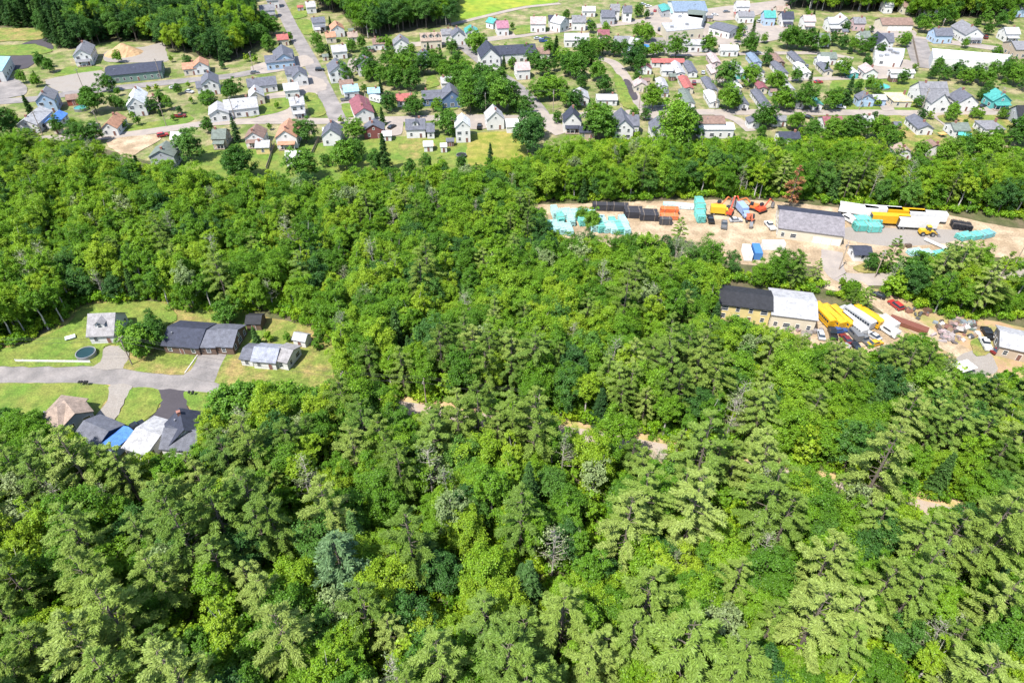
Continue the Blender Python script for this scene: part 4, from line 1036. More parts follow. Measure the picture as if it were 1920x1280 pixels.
TREENAME = dict(yardtree='garden_tree', yardoak='garden_tree', oak='dark_broadleaf_tree', maple='broadleaf_tree', aspen='slender_broadleaf_tree', sapling='young_broadleaf_tree', pine='pine_tree', spruce='spruce_tree', pale='pale_leaved_tree', snag='half_bare_tree', bluegrey='bluish_pine_tree', rust='rusty_pine_tree', shrub='shrub')
def place_tree(kind, x, y, s, label, group=None, sz=1.0, var=None, rz=None):
    P = PROTO[kind]
    cm, tm, _, H, Rr = P[var % len(P) if var is not None else random.randrange(len(P))]
    root = empty(TREENAME[kind], (x, y, 0), random.uniform(0, 6.28) if rz is None else rz)
    root.scale = (s, s, s * sz)
    link('trunk', tm, root); link('crown', cm, root)
    tag(root, label, 'shrub' if kind == 'shrub' else 'tree', group)
    return root
PCOL = {}
def scatter(name, label, cat, pts, kinds):
    """one mass of far trees: pts rows of x, y, rotation, scale, kind index"""
    col = bpy.data.collections.new('protos_' + name)
    n = 0; lut = {}
    for k in kinds:
        lut[k] = []
        for j, P in enumerate(PROTO[k]):
            q, m, lf, bk = P[2]
            if (k, j) not in PCOL:
                PCOL[(k, j)] = mesh_np('mass_%s' % k, q, [lf, bk], m)
            o = bpy.data.objects.new('p%03d' % n, PCOL[(k, j)])
            col.objects.link(o); lut[k].append(n); n += 1
    if not pts: return
    me = bpy.data.meshes.new(name)
    me.from_pydata([(p[0], p[1], 0) for p in pts], [], [])
    me.attributes.new('pick', 'INT', 'POINT'); me.attributes.new('turn', 'FLOAT', 'POINT'); me.attributes.new('size', 'FLOAT_VECTOR', 'POINT')
    me.attributes['pick'].data.foreach_set('value', np.array([random.choice(lut[p[4]]) for p in pts], np.int32))
    me.attributes['turn'].data.foreach_set('value', np.array([p[2] for p in pts], np.float32))
    me.attributes['size'].data.foreach_set('vector', np.array([c for p in pts for c in (p[3], p[3], p[3] * random.uniform(.88, 1.14))], np.float32))
    o = link(name, me)
    ng = bpy.data.node_groups.new(name, 'GeometryNodeTree')
    ng.interface.new_socket('Geometry', in_out='INPUT', socket_type='NodeSocketGeometry')
    ng.interface.new_socket('Geometry', in_out='OUTPUT', socket_type='NodeSocketGeometry')
    gi, go = ng.nodes.new('NodeGroupInput'), ng.nodes.new('NodeGroupOutput')
    ci = ng.nodes.new('GeometryNodeCollectionInfo'); ci.inputs[0].default_value = col; ci.inputs['Separate Children'].default_value = True; ci.inputs['Reset Children'].default_value = True
    ip = ng.nodes.new('GeometryNodeInstanceOnPoints'); ip.inputs['Pick Instance'].default_value = True
    def named(nm, t):
        a = ng.nodes.new('GeometryNodeInputNamedAttribute'); a.data_type = t; a.inputs[0].default_value = nm
        return a.outputs[0]
    cx = ng.nodes.new('ShaderNodeCombineXYZ'); ng.links.new(named('turn', 'FLOAT'), cx.inputs[2])
    ng.links.new(gi.outputs[0], ip.inputs['Points']); ng.links.new(ci.outputs[0], ip.inputs['Instance'])
    ng.links.new(named('pick', 'INT'), ip.inputs['Instance Index']); ng.links.new(cx.outputs[0], ip.inputs['Rotation'])
    ng.links.new(named('size', 'FLOAT_VECTOR'), ip.inputs['Scale'])
    ng.links.new(ip.outputs[0], go.inputs[0])
    md = o.modifiers.new('scatter', 'NODES'); md.node_group = ng
    return tag(o, label, cat, kind='stuff')

# ---- where the woods stand (survey outline of the tree bases)
EDGE = [(-420, 310), (100, 292), (200, 312), (262, 334), (340, 342), (440, 345), (560, 358), (640, 352), (700, 338), (800, 332), (900, 322), (985, 305), (1060, 276), (1140, 268), (1230, 268), (1300, 270), (1400, 268), (1470, 272), (1540, 262), (1600, 262), (1660, 295), (1700, 312), (1800, 300), (1860, 285), (2400, 285), (2700, 3200), (-900, 3200)]
WOODS = [(-420, 315), (100, 298), (200, 320), (262, 345), (340, 360), (440, 365), (560, 385), (640, 380), (700, 368), (800, 364), (900, 360), (985, 338), (1060, 310), (1140, 306), (1230, 308), (1300, 314), (1400, 312), (1470, 314), (1540, 300), (1600, 302), (1660, 326), (1700, 345), (1800, 335), (1860, 315), (2400, 312), (2700, 3200), (-900, 3200)]
CLEAR = [
    [(975, 388), (1000, 381), (1300, 372), (1450, 373), (1600, 386), (1790, 396), (1960, 420), (2100, 440), (2100, 496), (1900, 492), (1830, 500), (1700, 502), (1640, 505), (1612, 512), (1600, 530), (1556, 552), (1530, 530), (1400, 518), (1300, 502), (1190, 490), (1060, 470), (1010, 430)],
    [(1335, 528), (1450, 540), (1540, 552), (1650, 578), (1700, 628), (1690, 660), (1620, 685), (1540, 672), (1440, 646), (1335, 612)],
    [(1590, 512), (2100, 506), (2100, 530), (1700, 532), (1650, 540), (1600, 532)],
    [(1590, 525), (1640, 540), (1700, 570), (1770, 600), (1860, 598), (2100, 630), (2100, 755), (1900, 752), (1800, 732), (1785, 688), (1700, 634), (1640, 592)],
    [(-420, 665), (20, 655), (60, 636), (120, 604), (152, 570), (300, 566), (340, 590), (450, 588), (500, 584), (590, 612), (628, 645), (640, 725), (560, 752), (440, 762), (398, 810), (380, 880), (240, 893), (140, 862), (40, 826), (-420, 810)],
    [(1100, 265), (1090, 262), (1110, 262)],
]
THIN = [[(720, 768), (835, 780), (825, 812), (735, 800)], [(1058, 812), (1128, 822), (1126, 855), (1062, 850)], [(1705, 955), (1760, 964), (1758, 990), (1710, 985)],
        [(1010, 395), (1180, 395), (1180, 500), (1010, 500)]]
OPEN = [  # parts of the place the drone sees without trees in front
    [(-150, 685), (30, 672), (130, 615), (170, 585), (300, 570), (500, 585), (590, 615), (622, 650), (618, 722), (520, 715), (430, 702), (400, 730), (372, 790), (362, 842), (330, 850), (235, 850), (150, 832), (50, 792), (-150, 780)],
    [(1010, 392), (1100, 383), (1300, 378), (1450, 378), (1760, 402), (1900, 440), (2000, 475), (1840, 468), (1700, 484), (1640, 490), (1590, 515), (1550, 520), (1545, 490), (1480, 462), (1400, 478), (1290, 442), (1170, 438), (1040, 428)],
    [(1345, 535), (1450, 545), (1530, 560), (1640, 580), (1690, 610), (1678, 645), (1620, 658), (1530, 640), (1440, 612), (1350, 575)],
    [(1610, 535), (1660, 558), (1700, 588), (1765, 626), (1800, 605), (1860, 612), (1960, 620), (1960, 690), (1850, 705), (1780, 705), (1795, 672), (1700, 616)],
    [(722, 756), (830, 775), (828, 782), (724, 768)], [(1062, 801), (1124, 812), (1119, 830), (1068, 818)], [(1706, 946), (1758, 956), (1752, 968), (1710, 961)],
    [(1830, 506), (1990, 503), (1990, 522), (1830, 524)], [(1580, 502), (1655, 506), (1650, 526), (1590, 526)], [(1880, 534), (1990, 532), (1990, 548), (1885, 550)],
    [(-100, -50), (2000, -50), (2000, 285), (1700, 290), (1640, 265), (1500, 264), (1300, 264), (1100, 262), (985, 285), (900, 303), (700, 316), (560, 328), (440, 322), (340, 322), (262, 302), (200, 285), (150, 250), (-100, 235)]]
def fit(k, x, y, s):
    """lower a tree until it leaves the open views free"""
    H, Rr = PROTO[k][0][3] * 1.04, PROTO[k][0][4] * .75
    while s > .3:
        pts = [to_px(x, y, H * s), to_px(x - Rr * s, y, H * s * .78), to_px(x + Rr * s, y, H * s * .78), to_px(x - Rr * s, y, H * s * .5), to_px(x + Rr * s, y, H * s * .5)]
        qx = [p[0] for p in pts]; qy = [p[1] for p in pts]
        if not any(inpoly(qx, qy, P).any() for P in OPEN): return s
        s -= .08
    return s
def near_line(x, y, line, dist):
    m = np.zeros(len(x), bool)
    P = smooth([tuple(at(*p).xy) for p in line], 8)
    for p in P: m |= (x - p.x) ** 2 + (y - p.y) ** 2 < dist * dist
    return m
def jitter_grid(x0, x1, y0, y1, step):
    xs = np.arange(x0, x1, step); ys = np.arange(y0, y1, step * .87)
    X, Y = np.meshgrid(xs, ys); X[1::2] += step / 2
    X = X + RNG.uniform(-.36, .36, X.shape) * step; Y = Y + RNG.uniform(-.36, .36, Y.shape) * step
    return X.ravel(), Y.ravel()
def proj(x, y):
    zc = y * CP + CAM_H * SP; up = y * SP - CAM_H * CP
    return 960 + FPX * x / zc, 640 - FPX * up / zc
X, Y = jitter_grid(-260, 260, 14, 300, 4.5)
PX, PY = proj(X, Y)
vis = (PX > -260) & (PX < 2180)
ok = vis & inpoly(PX, PY, WOODS)
for P in CLEAR: ok &= ~inpoly(PX, PY, P)
ok &= ~near_line(X, Y, FOREST, 4.6)
X, Y, PX, PY = X[ok], Y[ok], PX[ok], PY[ok]
def pine_prob(px, py):
    p = .06
    if py > 880: p = .28
    if py > 880 and px < 620: p = .36
    if py > 1000 and px > 1300: p = .26
    if 1040 < px < 1500 and py > 850: p = .26
    if 600 < px < 1160 and 850 < py < 1210: p = .08
    if 820 < px < 1280 and py > 1230: p = .6
    if 1160 < px < 1330 and 950 < py < 1300: p = .22
    if 820 < px < 1080 and 690 < py < 870: p = .72
    if px > 1130 and 690 < py < 900: p = .28
    if px > 1380 and 470 < py < 570: p = .55
    if px > 1560 and 480 < py < 570: p = .40
    if 420 < px < 700 and 720 < py < 880: p = .12
    if px > 1100 and py < 380: p = .10
    return p
trees = []
for x, y, px, py in zip(X, Y, PX, PY):
    u = random.random(); thin = any(inpoly([px], [py], P)[0] for P in THIN)
    if thin and u < .55: continue
    if py > 960 and random.random() < .22: continue
    if random.random() < .04: continue
    if thin: k = 'sapling'; s = random.uniform(.45, .75)
    elif random.random() < pine_prob(px, py):
        k = 'pine'; s = random.uniform(.58, .98) if py > 560 else random.uniform(.55, .8)
        if py > 940: s *= random.uniform(1.05, 1.32)
    else:
        v = random.random()
        if v < .12: k = 'oak'; s = random.uniform(.56, .95)
        elif v < .60: k = 'maple'; s = random.uniform(.56, .98)
        elif v < .82: k = 'aspen'; s = random.uniform(.58, .95)
        elif v < .91: k = 'sapling'; s = random.uniform(.8, 1.3)
        elif v < .935: k = 'spruce'; s = random.uniform(.55, .85)
        elif v < .955: k = 'pale'; s = random.uniform(.8, 1.1)
        else: k = 'snag'; s = random.uniform(.7, 1.05)
    s = fit(k, x, y, s)
    if s < .3: continue
    trees.append((k, x, y, s, px, py))
# solitary marked trees
SPECIAL = [('bluegrey', 655, 1120, 1.0, 'bluish grey pine standing out in the near woodland at lower left centre'),
           ('rust', 1478, 392, .95, 'dead pine with rusty brown needles behind the pipe yard'),
           ('pine', 1195, 1200, 1.15, 'tall pine with wide star of branches at lower right of centre'),
           ('pine', 955, 1330, 1.15, 'huge pale pine at the bottom edge in the middle'),
           ('pine', 1000, 880, 1.08, 'old pine in front of the forest road in the picture centre'),
           ('pine', 900, 850, 1.05, 'old pine left of the central one at the forest road'),
           ('snag', 1035, 1080, 1.1, 'greyish half bare tree right of the bluish pine'),
           ('pale', 1110, 930, .9, 'pale leaved tree below the gap in the forest road'),
           ('snag', 812, 935, 1.1, 'bare forked white trunk in front of the forest road')]
for k, px, py, s, lab in SPECIAL:
    p = at(px, py)
    place_tree(k, p.x, p.y, s, lab)
    trees = [t for t in trees if (t[1] - p.x) ** 2 + (t[2] - p.y) ** 2 > 16]
def zone(px, py):
    side = ('left edge', 'left', 'left of centre', 'centre', 'right of centre', 'right', 'right edge')[min(6, max(0, int((px + 60) / 290)))]
    row = 'along the bottom edge' if py > 1330 else ('low in the picture' if py > 1180 else ('in the near woodland' if py > 1000 else ('around the forest road' if py > 790 else ('above the forest road' if py > 620 else 'in the middle woodland'))))
    return '%s, %s' % (row, side)
DESC = dict(oak='dark green broadleaf tree', maple='round crowned broadleaf tree', aspen='slender tall broadleaf tree', sapling='low young broadleaf tree', pine='plumed pale green pine', spruce='dark pointed spruce', pale='pale greyish leaved tree', snag='half bare tree with grey limbs')
trees.sort(key=lambda t: (t[1]) ** 2 + (t[2]) ** 2 + 90 ** 2)
quota = dict(oak=50, maple=170, aspen=90, sapling=70, pine=290, spruce=40, pale=60, snag=60)
mass = {'wood': [], 'pines': []}
for k, x, y, s, px, py in trees:
    inframe = -60 < px < 1980 and py < 1720
    if quota[k] > 0 and inframe:
        quota[k] -= 1
        lab = '%s %s %s' % ('taller' if s > .8 else 'lower', DESC[k].replace('low ', ''), zone(px, py))
        place_tree(k, x, y, s, lab, 'group of ' + lab, random.uniform(.88, 1.14))
    else:
        mass['pines' if k == 'pine' else 'wood'].append((x, y, random.uniform(0, 6.28), s, k))
scatter('broadleaf_woodland', 'dense mixed broadleaf woodland between the near trees and the town', 'woodland', mass['wood'], ['maple', 'oak', 'aspen', 'sapling', 'spruce', 'pale', 'snag'])
if mass['pines']:
    scatter('pine_woodland', 'further pines scattered through the broadleaf woodland', 'woodland', mass['pines'], ['pine'])
# far dark woods at the top of the picture
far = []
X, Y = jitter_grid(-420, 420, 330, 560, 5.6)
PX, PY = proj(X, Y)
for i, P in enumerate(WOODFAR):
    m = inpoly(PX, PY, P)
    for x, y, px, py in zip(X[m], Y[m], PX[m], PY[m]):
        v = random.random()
        if i == 0: k = 'spruce' if v < (.88 if px < 140 else .28) else ('oak' if v < .72 or px < 140 else 'maple'); s = random.uniform(.85, 1.2)  # extra dark species at the left stand in for an unbuilt cloud shadow
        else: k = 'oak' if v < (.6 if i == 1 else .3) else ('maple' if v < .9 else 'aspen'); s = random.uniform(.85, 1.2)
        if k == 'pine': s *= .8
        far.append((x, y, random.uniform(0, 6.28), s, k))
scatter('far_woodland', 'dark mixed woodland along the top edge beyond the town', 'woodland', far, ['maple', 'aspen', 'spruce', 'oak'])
# undergrowth
X, Y = jitter_grid(-250, 250, 16, 296, 2.5)
PX, PY = proj(X, Y)
ok = (PX > -200) & (PX < 2120) & inpoly(PX, PY, EDGE)
for P in CLEAR: ok &= ~inpoly(PX, PY, P)
ok &= ~near_line(X, Y, FOREST, 3.6)
scatter('undergrowth', 'green undergrowth of bushes on the woodland floor', 'undergrowth',
        [(x, y, random.uniform(0, 6.28), random.uniform(.6, 1.35), 'shrub') for x, y in zip(X[ok], Y[ok])], ['shrub'])

# ------------------------------------------------------------------ small sheds between the houses
rgS = random.Random(4); ns = 0; tries = 0; shed_at = set(); NH = len(HOUSES)
while ns < 34 and tries < 3000:
    tries += 1
    j = rgS.randrange(13, NH); h = HOUSES[j]
    if j in shed_at: continue
    a_ = rgS.uniform(0, 6.28); d_ = h[2] + rgS.uniform(3, 6)
    q = Vector((h[0] + math.cos(a_) * d_, h[1] + math.sin(a_) * d_, 0))
    px, py = to_px(q.x, q.y)
    if not (0 < px < 1920 and 10 < py < 275) or (py > 245 and px > 1000): continue
    if any((q.x - g[0]) ** 2 + (q.y - g[1]) ** 2 < (g[2] + 2.2) ** 2 for g in HOUSES): continue
    if any(min((v_ - q.xy).length for v_ in ln) < wd / 2 + 2.5 for ln, wd in ROADLINES): continue
    rf, wl = rgS.choice(('ltgrey', 'slate', 'brown', 'white', 'green', 'red')), rgS.choice(('white', 'cream', 'tan', 'brown', 'grey', 'yellow'))
    x1, y1 = to_px(q.x - 1.6, q.y, 3.0); x2, y2 = to_px(q.x + 1.6, q.y, 3.0)
    lab = 'small %s shed with %s roof beside the %s' % (WALLWORD.get(wl, wl), article(rf), h[3])
    w_ = lab.split()[:16]
    while w_[-1] in ('the', 'of', 'a', 'with', 'at', 'in', 'and', 'by', 'on', 'above', 'below', 'beside', 'right', 'left', 'behind', 'between', 'front', 'under', 'light', 'slate', 'pale', 'dark', 'pinkish', 'sky', 'blue', 'warm', 'facing', 'half', 'upper', 'lower'): w_.pop()
    house((x1, y1, x2, y2), rgS.uniform(2.4, 3.2), 2.1, 3.0, rf, wl, '', 'garden shed', windows=False, chim=0, cat='shed', minlen=rgS.uniform(2.6, 4), ov=.2, label=' '.join(w_), group='small sheds in the town')
    shed_at.add(j); ns += 1
HOUSES = HOUSES[:NH] + HOUSES[NH:]
# ------------------------------------------------------------------ trees of the town
def house_phrase(h):
    wl, kd, rf, wh = h[4]
    return wl, kd, rf
TT = [  # survey x, y of the foot, height in metres, kind
 (80, 128, 9, 'm'), (95, 136, 8, 'm'), (45, 156, 7, 'm'), (182, 212, 14, 'm'), (168, 196, 9, 'm'), (205, 172, 10, 'm'), (228, 206, 7, 'm'), (252, 212, 8, 'm'), (292, 212, 8, 'm'), (318, 206, 7, 'm'), (305, 198, 8, 'm'),
 (20, 264, 17, 'o'), (66, 230, 14, 's'), (112, 250, 8, 'm'), (150, 266, 10, 'm'), (180, 268, 10, 'm'), (235, 242, 4.5, 'm'), (360, 302, 16, 'o'), (392, 250, 8, 'm'), (446, 266, 12, 's'), (398, 206, 10, 'm'), (440, 186, 11, 'm'), (385, 196, 7, 'm'),
 (575, 268, 12, 'o'), (573, 338, 12, 'm'), (455, 334, 12, 'm'), (430, 322, 8, 'm'), (446, 300, 7, 'm'), (650, 320, 14, 'm'), (668, 300, 10, 'm'), (724, 320, 17, 's'), (705, 318, 9, 'm'), (840, 252, 13, 'm'), (990, 290, 19, 'o'), (920, 308, 10, 's'), (800, 322, 8, 'm'), (830, 325, 7, 'm'), (866, 316, 6, 'm'), (770, 326, 7, 'm'),
 (668, 262, 10, 'm'), (718, 234, 9, 's'), (730, 208, 10, 'm'), (780, 217, 11, 'm'), (768, 216, 8, 'm'), (612, 312, 6, 'm'), (640, 232, 4, 'm'), (690, 152, 9, 'm'), (715, 175, 8, 's'), (720, 158, 11, 'm'),
 (500, 58, 12, 'm'), (514, 66, 11, 'm'), (478, 62, 11, 'm'), (492, 84, 13, 'm'), (506, 96, 10, 'm'), (545, 78, 6, 'm'), (596, 88, 9, 'm'), (604, 106, 8, 'm'), (618, 108, 8, 's'), (620, 50, 7, 's'), (660, 98, 8, 'm'), (680, 92, 8, 'm'), (648, 152, 10, 'm'), (678, 140, 10, 'm'), (690, 124, 10, 'm'), (700, 146, 11, 'm'),
 (730, 128, 11, 'm'), (750, 140, 12, 'm'), (760, 118, 9, 'm'), (745, 166, 12, 'm'), (775, 168, 12, 'm'), (772, 140, 12, 'm'), (795, 140, 12, 'm'), (815, 124, 10, 'm'), (822, 138, 11, 'm'), (838, 148, 11, 'm'), (826, 112, 9, 's'), (848, 102, 9, 'm'), (728, 92, 8, 'm'), (716, 92, 7, 'm'), (804, 108, 9, 's'), (772, 100, 6, 'm'),
 (892, 100, 14, 'm'), (905, 92, 9, 'm'), (862, 172, 15, 'm'), (880, 196, 17, 'm'), (905, 206, 17, 'm'), (935, 210, 17, 'm'), (955, 206, 15, 'm'), (900, 170, 15, 'm'), (920, 180, 15, 'm'), (870, 150, 12, 'm'), (935, 160, 10, 'm'), (858, 130, 10, 'm'), (882, 210, 14, 'm'), (945, 130, 8, 's'), (960, 130, 7, 'm'),
 (985, 112, 9, 'm'), (1000, 128, 10, 'm'), (1018, 142, 11, 'm'), (1042, 112, 14, 's'), (1030, 106, 10, 'm'), (1056, 124, 10, 'm'), (1080, 146, 15, 'm'), (1098, 124, 13, 'm'), (1066, 140, 13, 'm'), (1120, 150, 11, 'm'), (1112, 108, 12, 'm'), (1132, 176, 10, 'm'), (1090, 102, 10, 'm'), (1130, 102, 11, 'm'),
 (1010, 190, 11, 'm'), (1030, 186, 13, 'm'), (1048, 182, 11, 'm'), (1062, 202, 9, 'm'), (1076, 204, 10, 'm'), (1044, 230, 6, 'm'), (1090, 168, 8, 'm'), (1118, 240, 12, 'm'), (1122, 262, 17, 'm'), (1140, 262, 11, 'm'), (1000, 258, 13, 'm'), (985, 215, 10, 'm'),
 (1222, 206, 13, 'm'), (1184, 132, 14, 'o'), (1198, 136, 11, 'm'), (1210, 78, 12, 'm'), (1195, 72, 9, 'm'), (1266, 110, 14, 'm'), (1150, 106, 10, 'm'), (1168, 104, 9, 'm'), (1196, 100, 9, 'm'), (1222, 108, 9, 'm'), (1236, 104, 8, 'm'), (1264, 272, 22, 'm'), (1286, 258, 14, 'm'), (1194, 154, 6, 'm'), (1196, 32, 9, 'm'), (1212, 36, 6, 'm'), (1108, 62, 8, 'm'),
 (1328, 98, 11, 'm'), (1386, 68, 8, 'm'), (1408, 78, 13, 's'), (1404, 102, 12, 'm'), (1382, 80, 6, 'm'), (1474, 92, 14, 'm'), (1494, 92, 12, 'm'), (1512, 96, 13, 'm'), (1526, 94, 12, 's'), (1486, 80, 9, 'm'), (1358, 164, 15, 'o'), (1370, 158, 12, 's'), (1404, 162, 12, 'm'), (1448, 170, 11, 'm'), (1460, 168, 9, 'm'), (1362, 206, 13, 'm'), (1376, 206, 9, 'm'), (1462, 206, 12, 'm'), (1474, 204, 9, 'm'), (1506, 206, 13, 'm'), (1514, 170, 11, 's'), (1492, 154, 8, 'm'), (1558, 206, 11, 'm'), (1584, 196, 15, 's'), (1576, 144, 10, 'm'), (1588, 142, 7, 's'), (1546, 142, 8, 's'), (1436, 124, 8, 'm'), (1440, 108, 6, 'm'), (1370, 98, 5, 'm'),
 (1428, 240, 12, 'm'), (1438, 236, 9, 'm'), (1484, 244, 9, 'm'), (1494, 240, 8, 'm'), (1560, 86, 9, 'm'), (1578, 92, 9, 'm'), (1600, 98, 9, 'm'), (1616, 104, 9, 'm'), (1630, 96, 9, 'm'), (1542, 90, 9, 'm'), (1648, 106, 8, 'm'), (1622, 130, 8, 'm'), (1690, 88, 9, 'm'), (1698, 82, 7, 'm'), (1732, 62, 11, 'm'), (1720, 54, 9, 'm'), (1764, 48, 12, 'm'), (1780, 44, 11, 'm'), (1705, 30, 9, 'm'), (1850, 66, 8, 'm'), (1846, 48, 9, 'm'), (1872, 50, 10, 'm'), (1890, 44, 9, 'm'),
 (1756, 136, 12, 'm'), (1768, 150, 11, 'm'), (1792, 146, 13, 'm'), (1806, 158, 13, 'm'), (1826, 152, 13, 'm'), (1842, 162, 14, 'm'), (1858, 142, 12, 'm'), (1878, 150, 13, 'm'), (1898, 160, 15, 'm'), (1912, 146, 14, 'm'), (1888, 136, 12, 'm'), (1745, 148, 9, 'm'), (1848, 184, 9, 'm'), (1838, 190, 7, 'm'), (1926, 172, 14, 'm'),
 (1640, 176, 8, 'm'), (1628, 166, 7, 'm'), (1606, 174, 7, 'm'), (1690, 158, 8, 'm'), (1636, 198, 5, 'm'), (1718, 202, 6, 'm'), (1781, 226, 9, 'm'), (1824, 222, 6, 'm'), (1836, 224, 5, 'm'), (1876, 224, 6, 'm'), (1906, 272, 14, 'm'), (1890, 266, 10, 'b'), (1920, 256, 13, 'm'), (1640, 262, 12, 'm'), (1664, 276, 11, 'm'), (1556, 262, 11, 'm'), (1580, 258, 10, 'm'), (1520, 262, 10, 'm'), (1720, 300, 9, 'm'), (1800, 298, 12, 'm'), (1830, 300, 13, 'm'), (1770, 305, 11, 'm'), (1860, 290, 10, 'm'), (1600, 262, 12, 'm'),
 (266, 664, 9.5, 'm'), (286, 654, 8, 'm'), (258, 650, 7.5, 'o'), (296, 628, 7, 'm'), (484, 648, 6.5, 's'), (505, 640, 3.5, 'm'), (540, 640, 3, 'm'), (596, 656, 3.5, 'm'), (432, 606, 8, 'm'), (600, 640, 4, 'm'), (80, 814, 7, 'm'), (30, 812, 8, 'm'),
 (456, 798, 13, 'm'), (486, 796, 12, 'm'), (512, 776, 9, 'm'), (545, 790, 11, 'm'), (590, 782, 9, 'm'), (630, 784, 9, 'm'), (660, 790, 10, 'm'), (690, 792, 9, 'm'), (1110, 428, 7, 'm'), (1090, 414, 5, 'm'), (1268, 470, 12, 'p'), (1660, 512, 13, 'p'), (1632, 506, 6, 'm'), (1780, 505, 9, 'm'), (1820, 498, 9, 'p'), (1700, 540, 12, 'm'), (1616, 585, 9, 'p'), (1590, 582, 8, 'p')]
rgT = random.Random(21); extra = 0; tries = 0
while extra < 115 and tries < 4000:
    tries += 1
    px, py = rgT.uniform(0, 1930), rgT.uniform(25, 290)
    if (px < 480 and py < 115) or (600 < px < 850 and py < 70) or (835 < px < 1050 and py < 45) or (px < 1000 and 250 < py): continue
    p = at(px, py)
    if any((p.x - h[0]) ** 2 + (p.y - h[1]) ** 2 < (h[2] + 3.0) ** 2 for h in HOUSES): continue
    if any(min((q - p.xy).length for q in ln) < wd / 2 + 2.2 for ln, wd in ROADLINES): continue
    if any(inpoly([px], [py], P)[0] for nme, m, P, z in LOTS if nme != 'lawn' or m is MEADOW): continue
    if any(abs(px - t[0]) < 7 and abs(py - t[1]) < 5 for t in TT): continue
    TT.append((px, py, rgT.choice((3.5, 4, 4.5, 5, 6, 7)), rgT.choice('mmmmmos'))); extra += 1
KIND = dict(o='yardoak', m='yardtree', s='spruce', p='pine', b='pale')
HP = np.array([(h[0], h[1]) for h in HOUSES[:NH]])
used_labels = {}
ORD = ['', 'second ', 'third ', 'fourth ', 'fifth ', 'sixth ', 'seventh ']
for px, py, H, k in TT:
    p = at(px, py)
    if py < 330: H *= .86
    if px > 1735 and 130 < py < 175: H *= .72
    kd = KIND[k]
    if kd == 'yardtree' and H < 5: kd = 'sapling'
    i = random.randrange(len(PROTO[kd])); s = H / PROTO[kd][i][3]
    dd = np.hypot(HP[:, 0] - p.x, HP[:, 1] - p.y)
    word = {'yardoak': 'dark round tree', 'yardtree': 'leafy round tree', 'spruce': 'dark pointed conifer', 'pine': 'plumed pine', 'pale': 'grey leaved tree', 'sapling': 'small leafy tree'}[kd]
    if kd == 'yardtree' and H >= 14: word = 'big leafy tree'
    lab = None
    for j in np.argsort(dd)[:8]:
        h = HOUSES[j]; dx, dy = p.x - h[0], p.y - h[1]
        side = ('right of' if dx > 0 else 'left of') if abs(dx) > abs(dy) else ('behind' if dy > 0 else 'in front of')
        full = '%s %s the %s' % (word, side, h[3])
        if len(full.split()) > 16: full = ' '.join(full.split()[:16])
        if full.split()[-1] in ('the', 'of', 'a', 'with', 'at', 'in', 'and', 'by', 'on', 'above', 'below', 'beside', 'right', 'left', 'behind', 'between', 'front', 'under', 'white', 'round', 'big', 'dark'):
            w_ = full.split()
            while w_[-1] in ('the', 'of', 'a', 'with', 'at', 'in', 'and', 'by', 'on', 'above', 'below', 'beside', 'right', 'left', 'behind', 'between', 'front', 'under', 'white', 'round', 'big', 'dark', 'facing', 'standing', 'street'): w_.pop()
            full = ' '.join(w_)
        if full not in used_labels:
            lab = full; used_labels[full] = 1; break
    if lab is None: lab = full
    sp = 1.12 if (kd in ('yardtree', 'yardoak') and 8 <= H <= 13) else 1.0
    o = place_tree(kd, p.x, p.y, s, lab, 'trees in the town' if py < 330 else 'trees around the yards and near houses', 1.0, i)
    o.scale = (s * sp, s * sp, s)

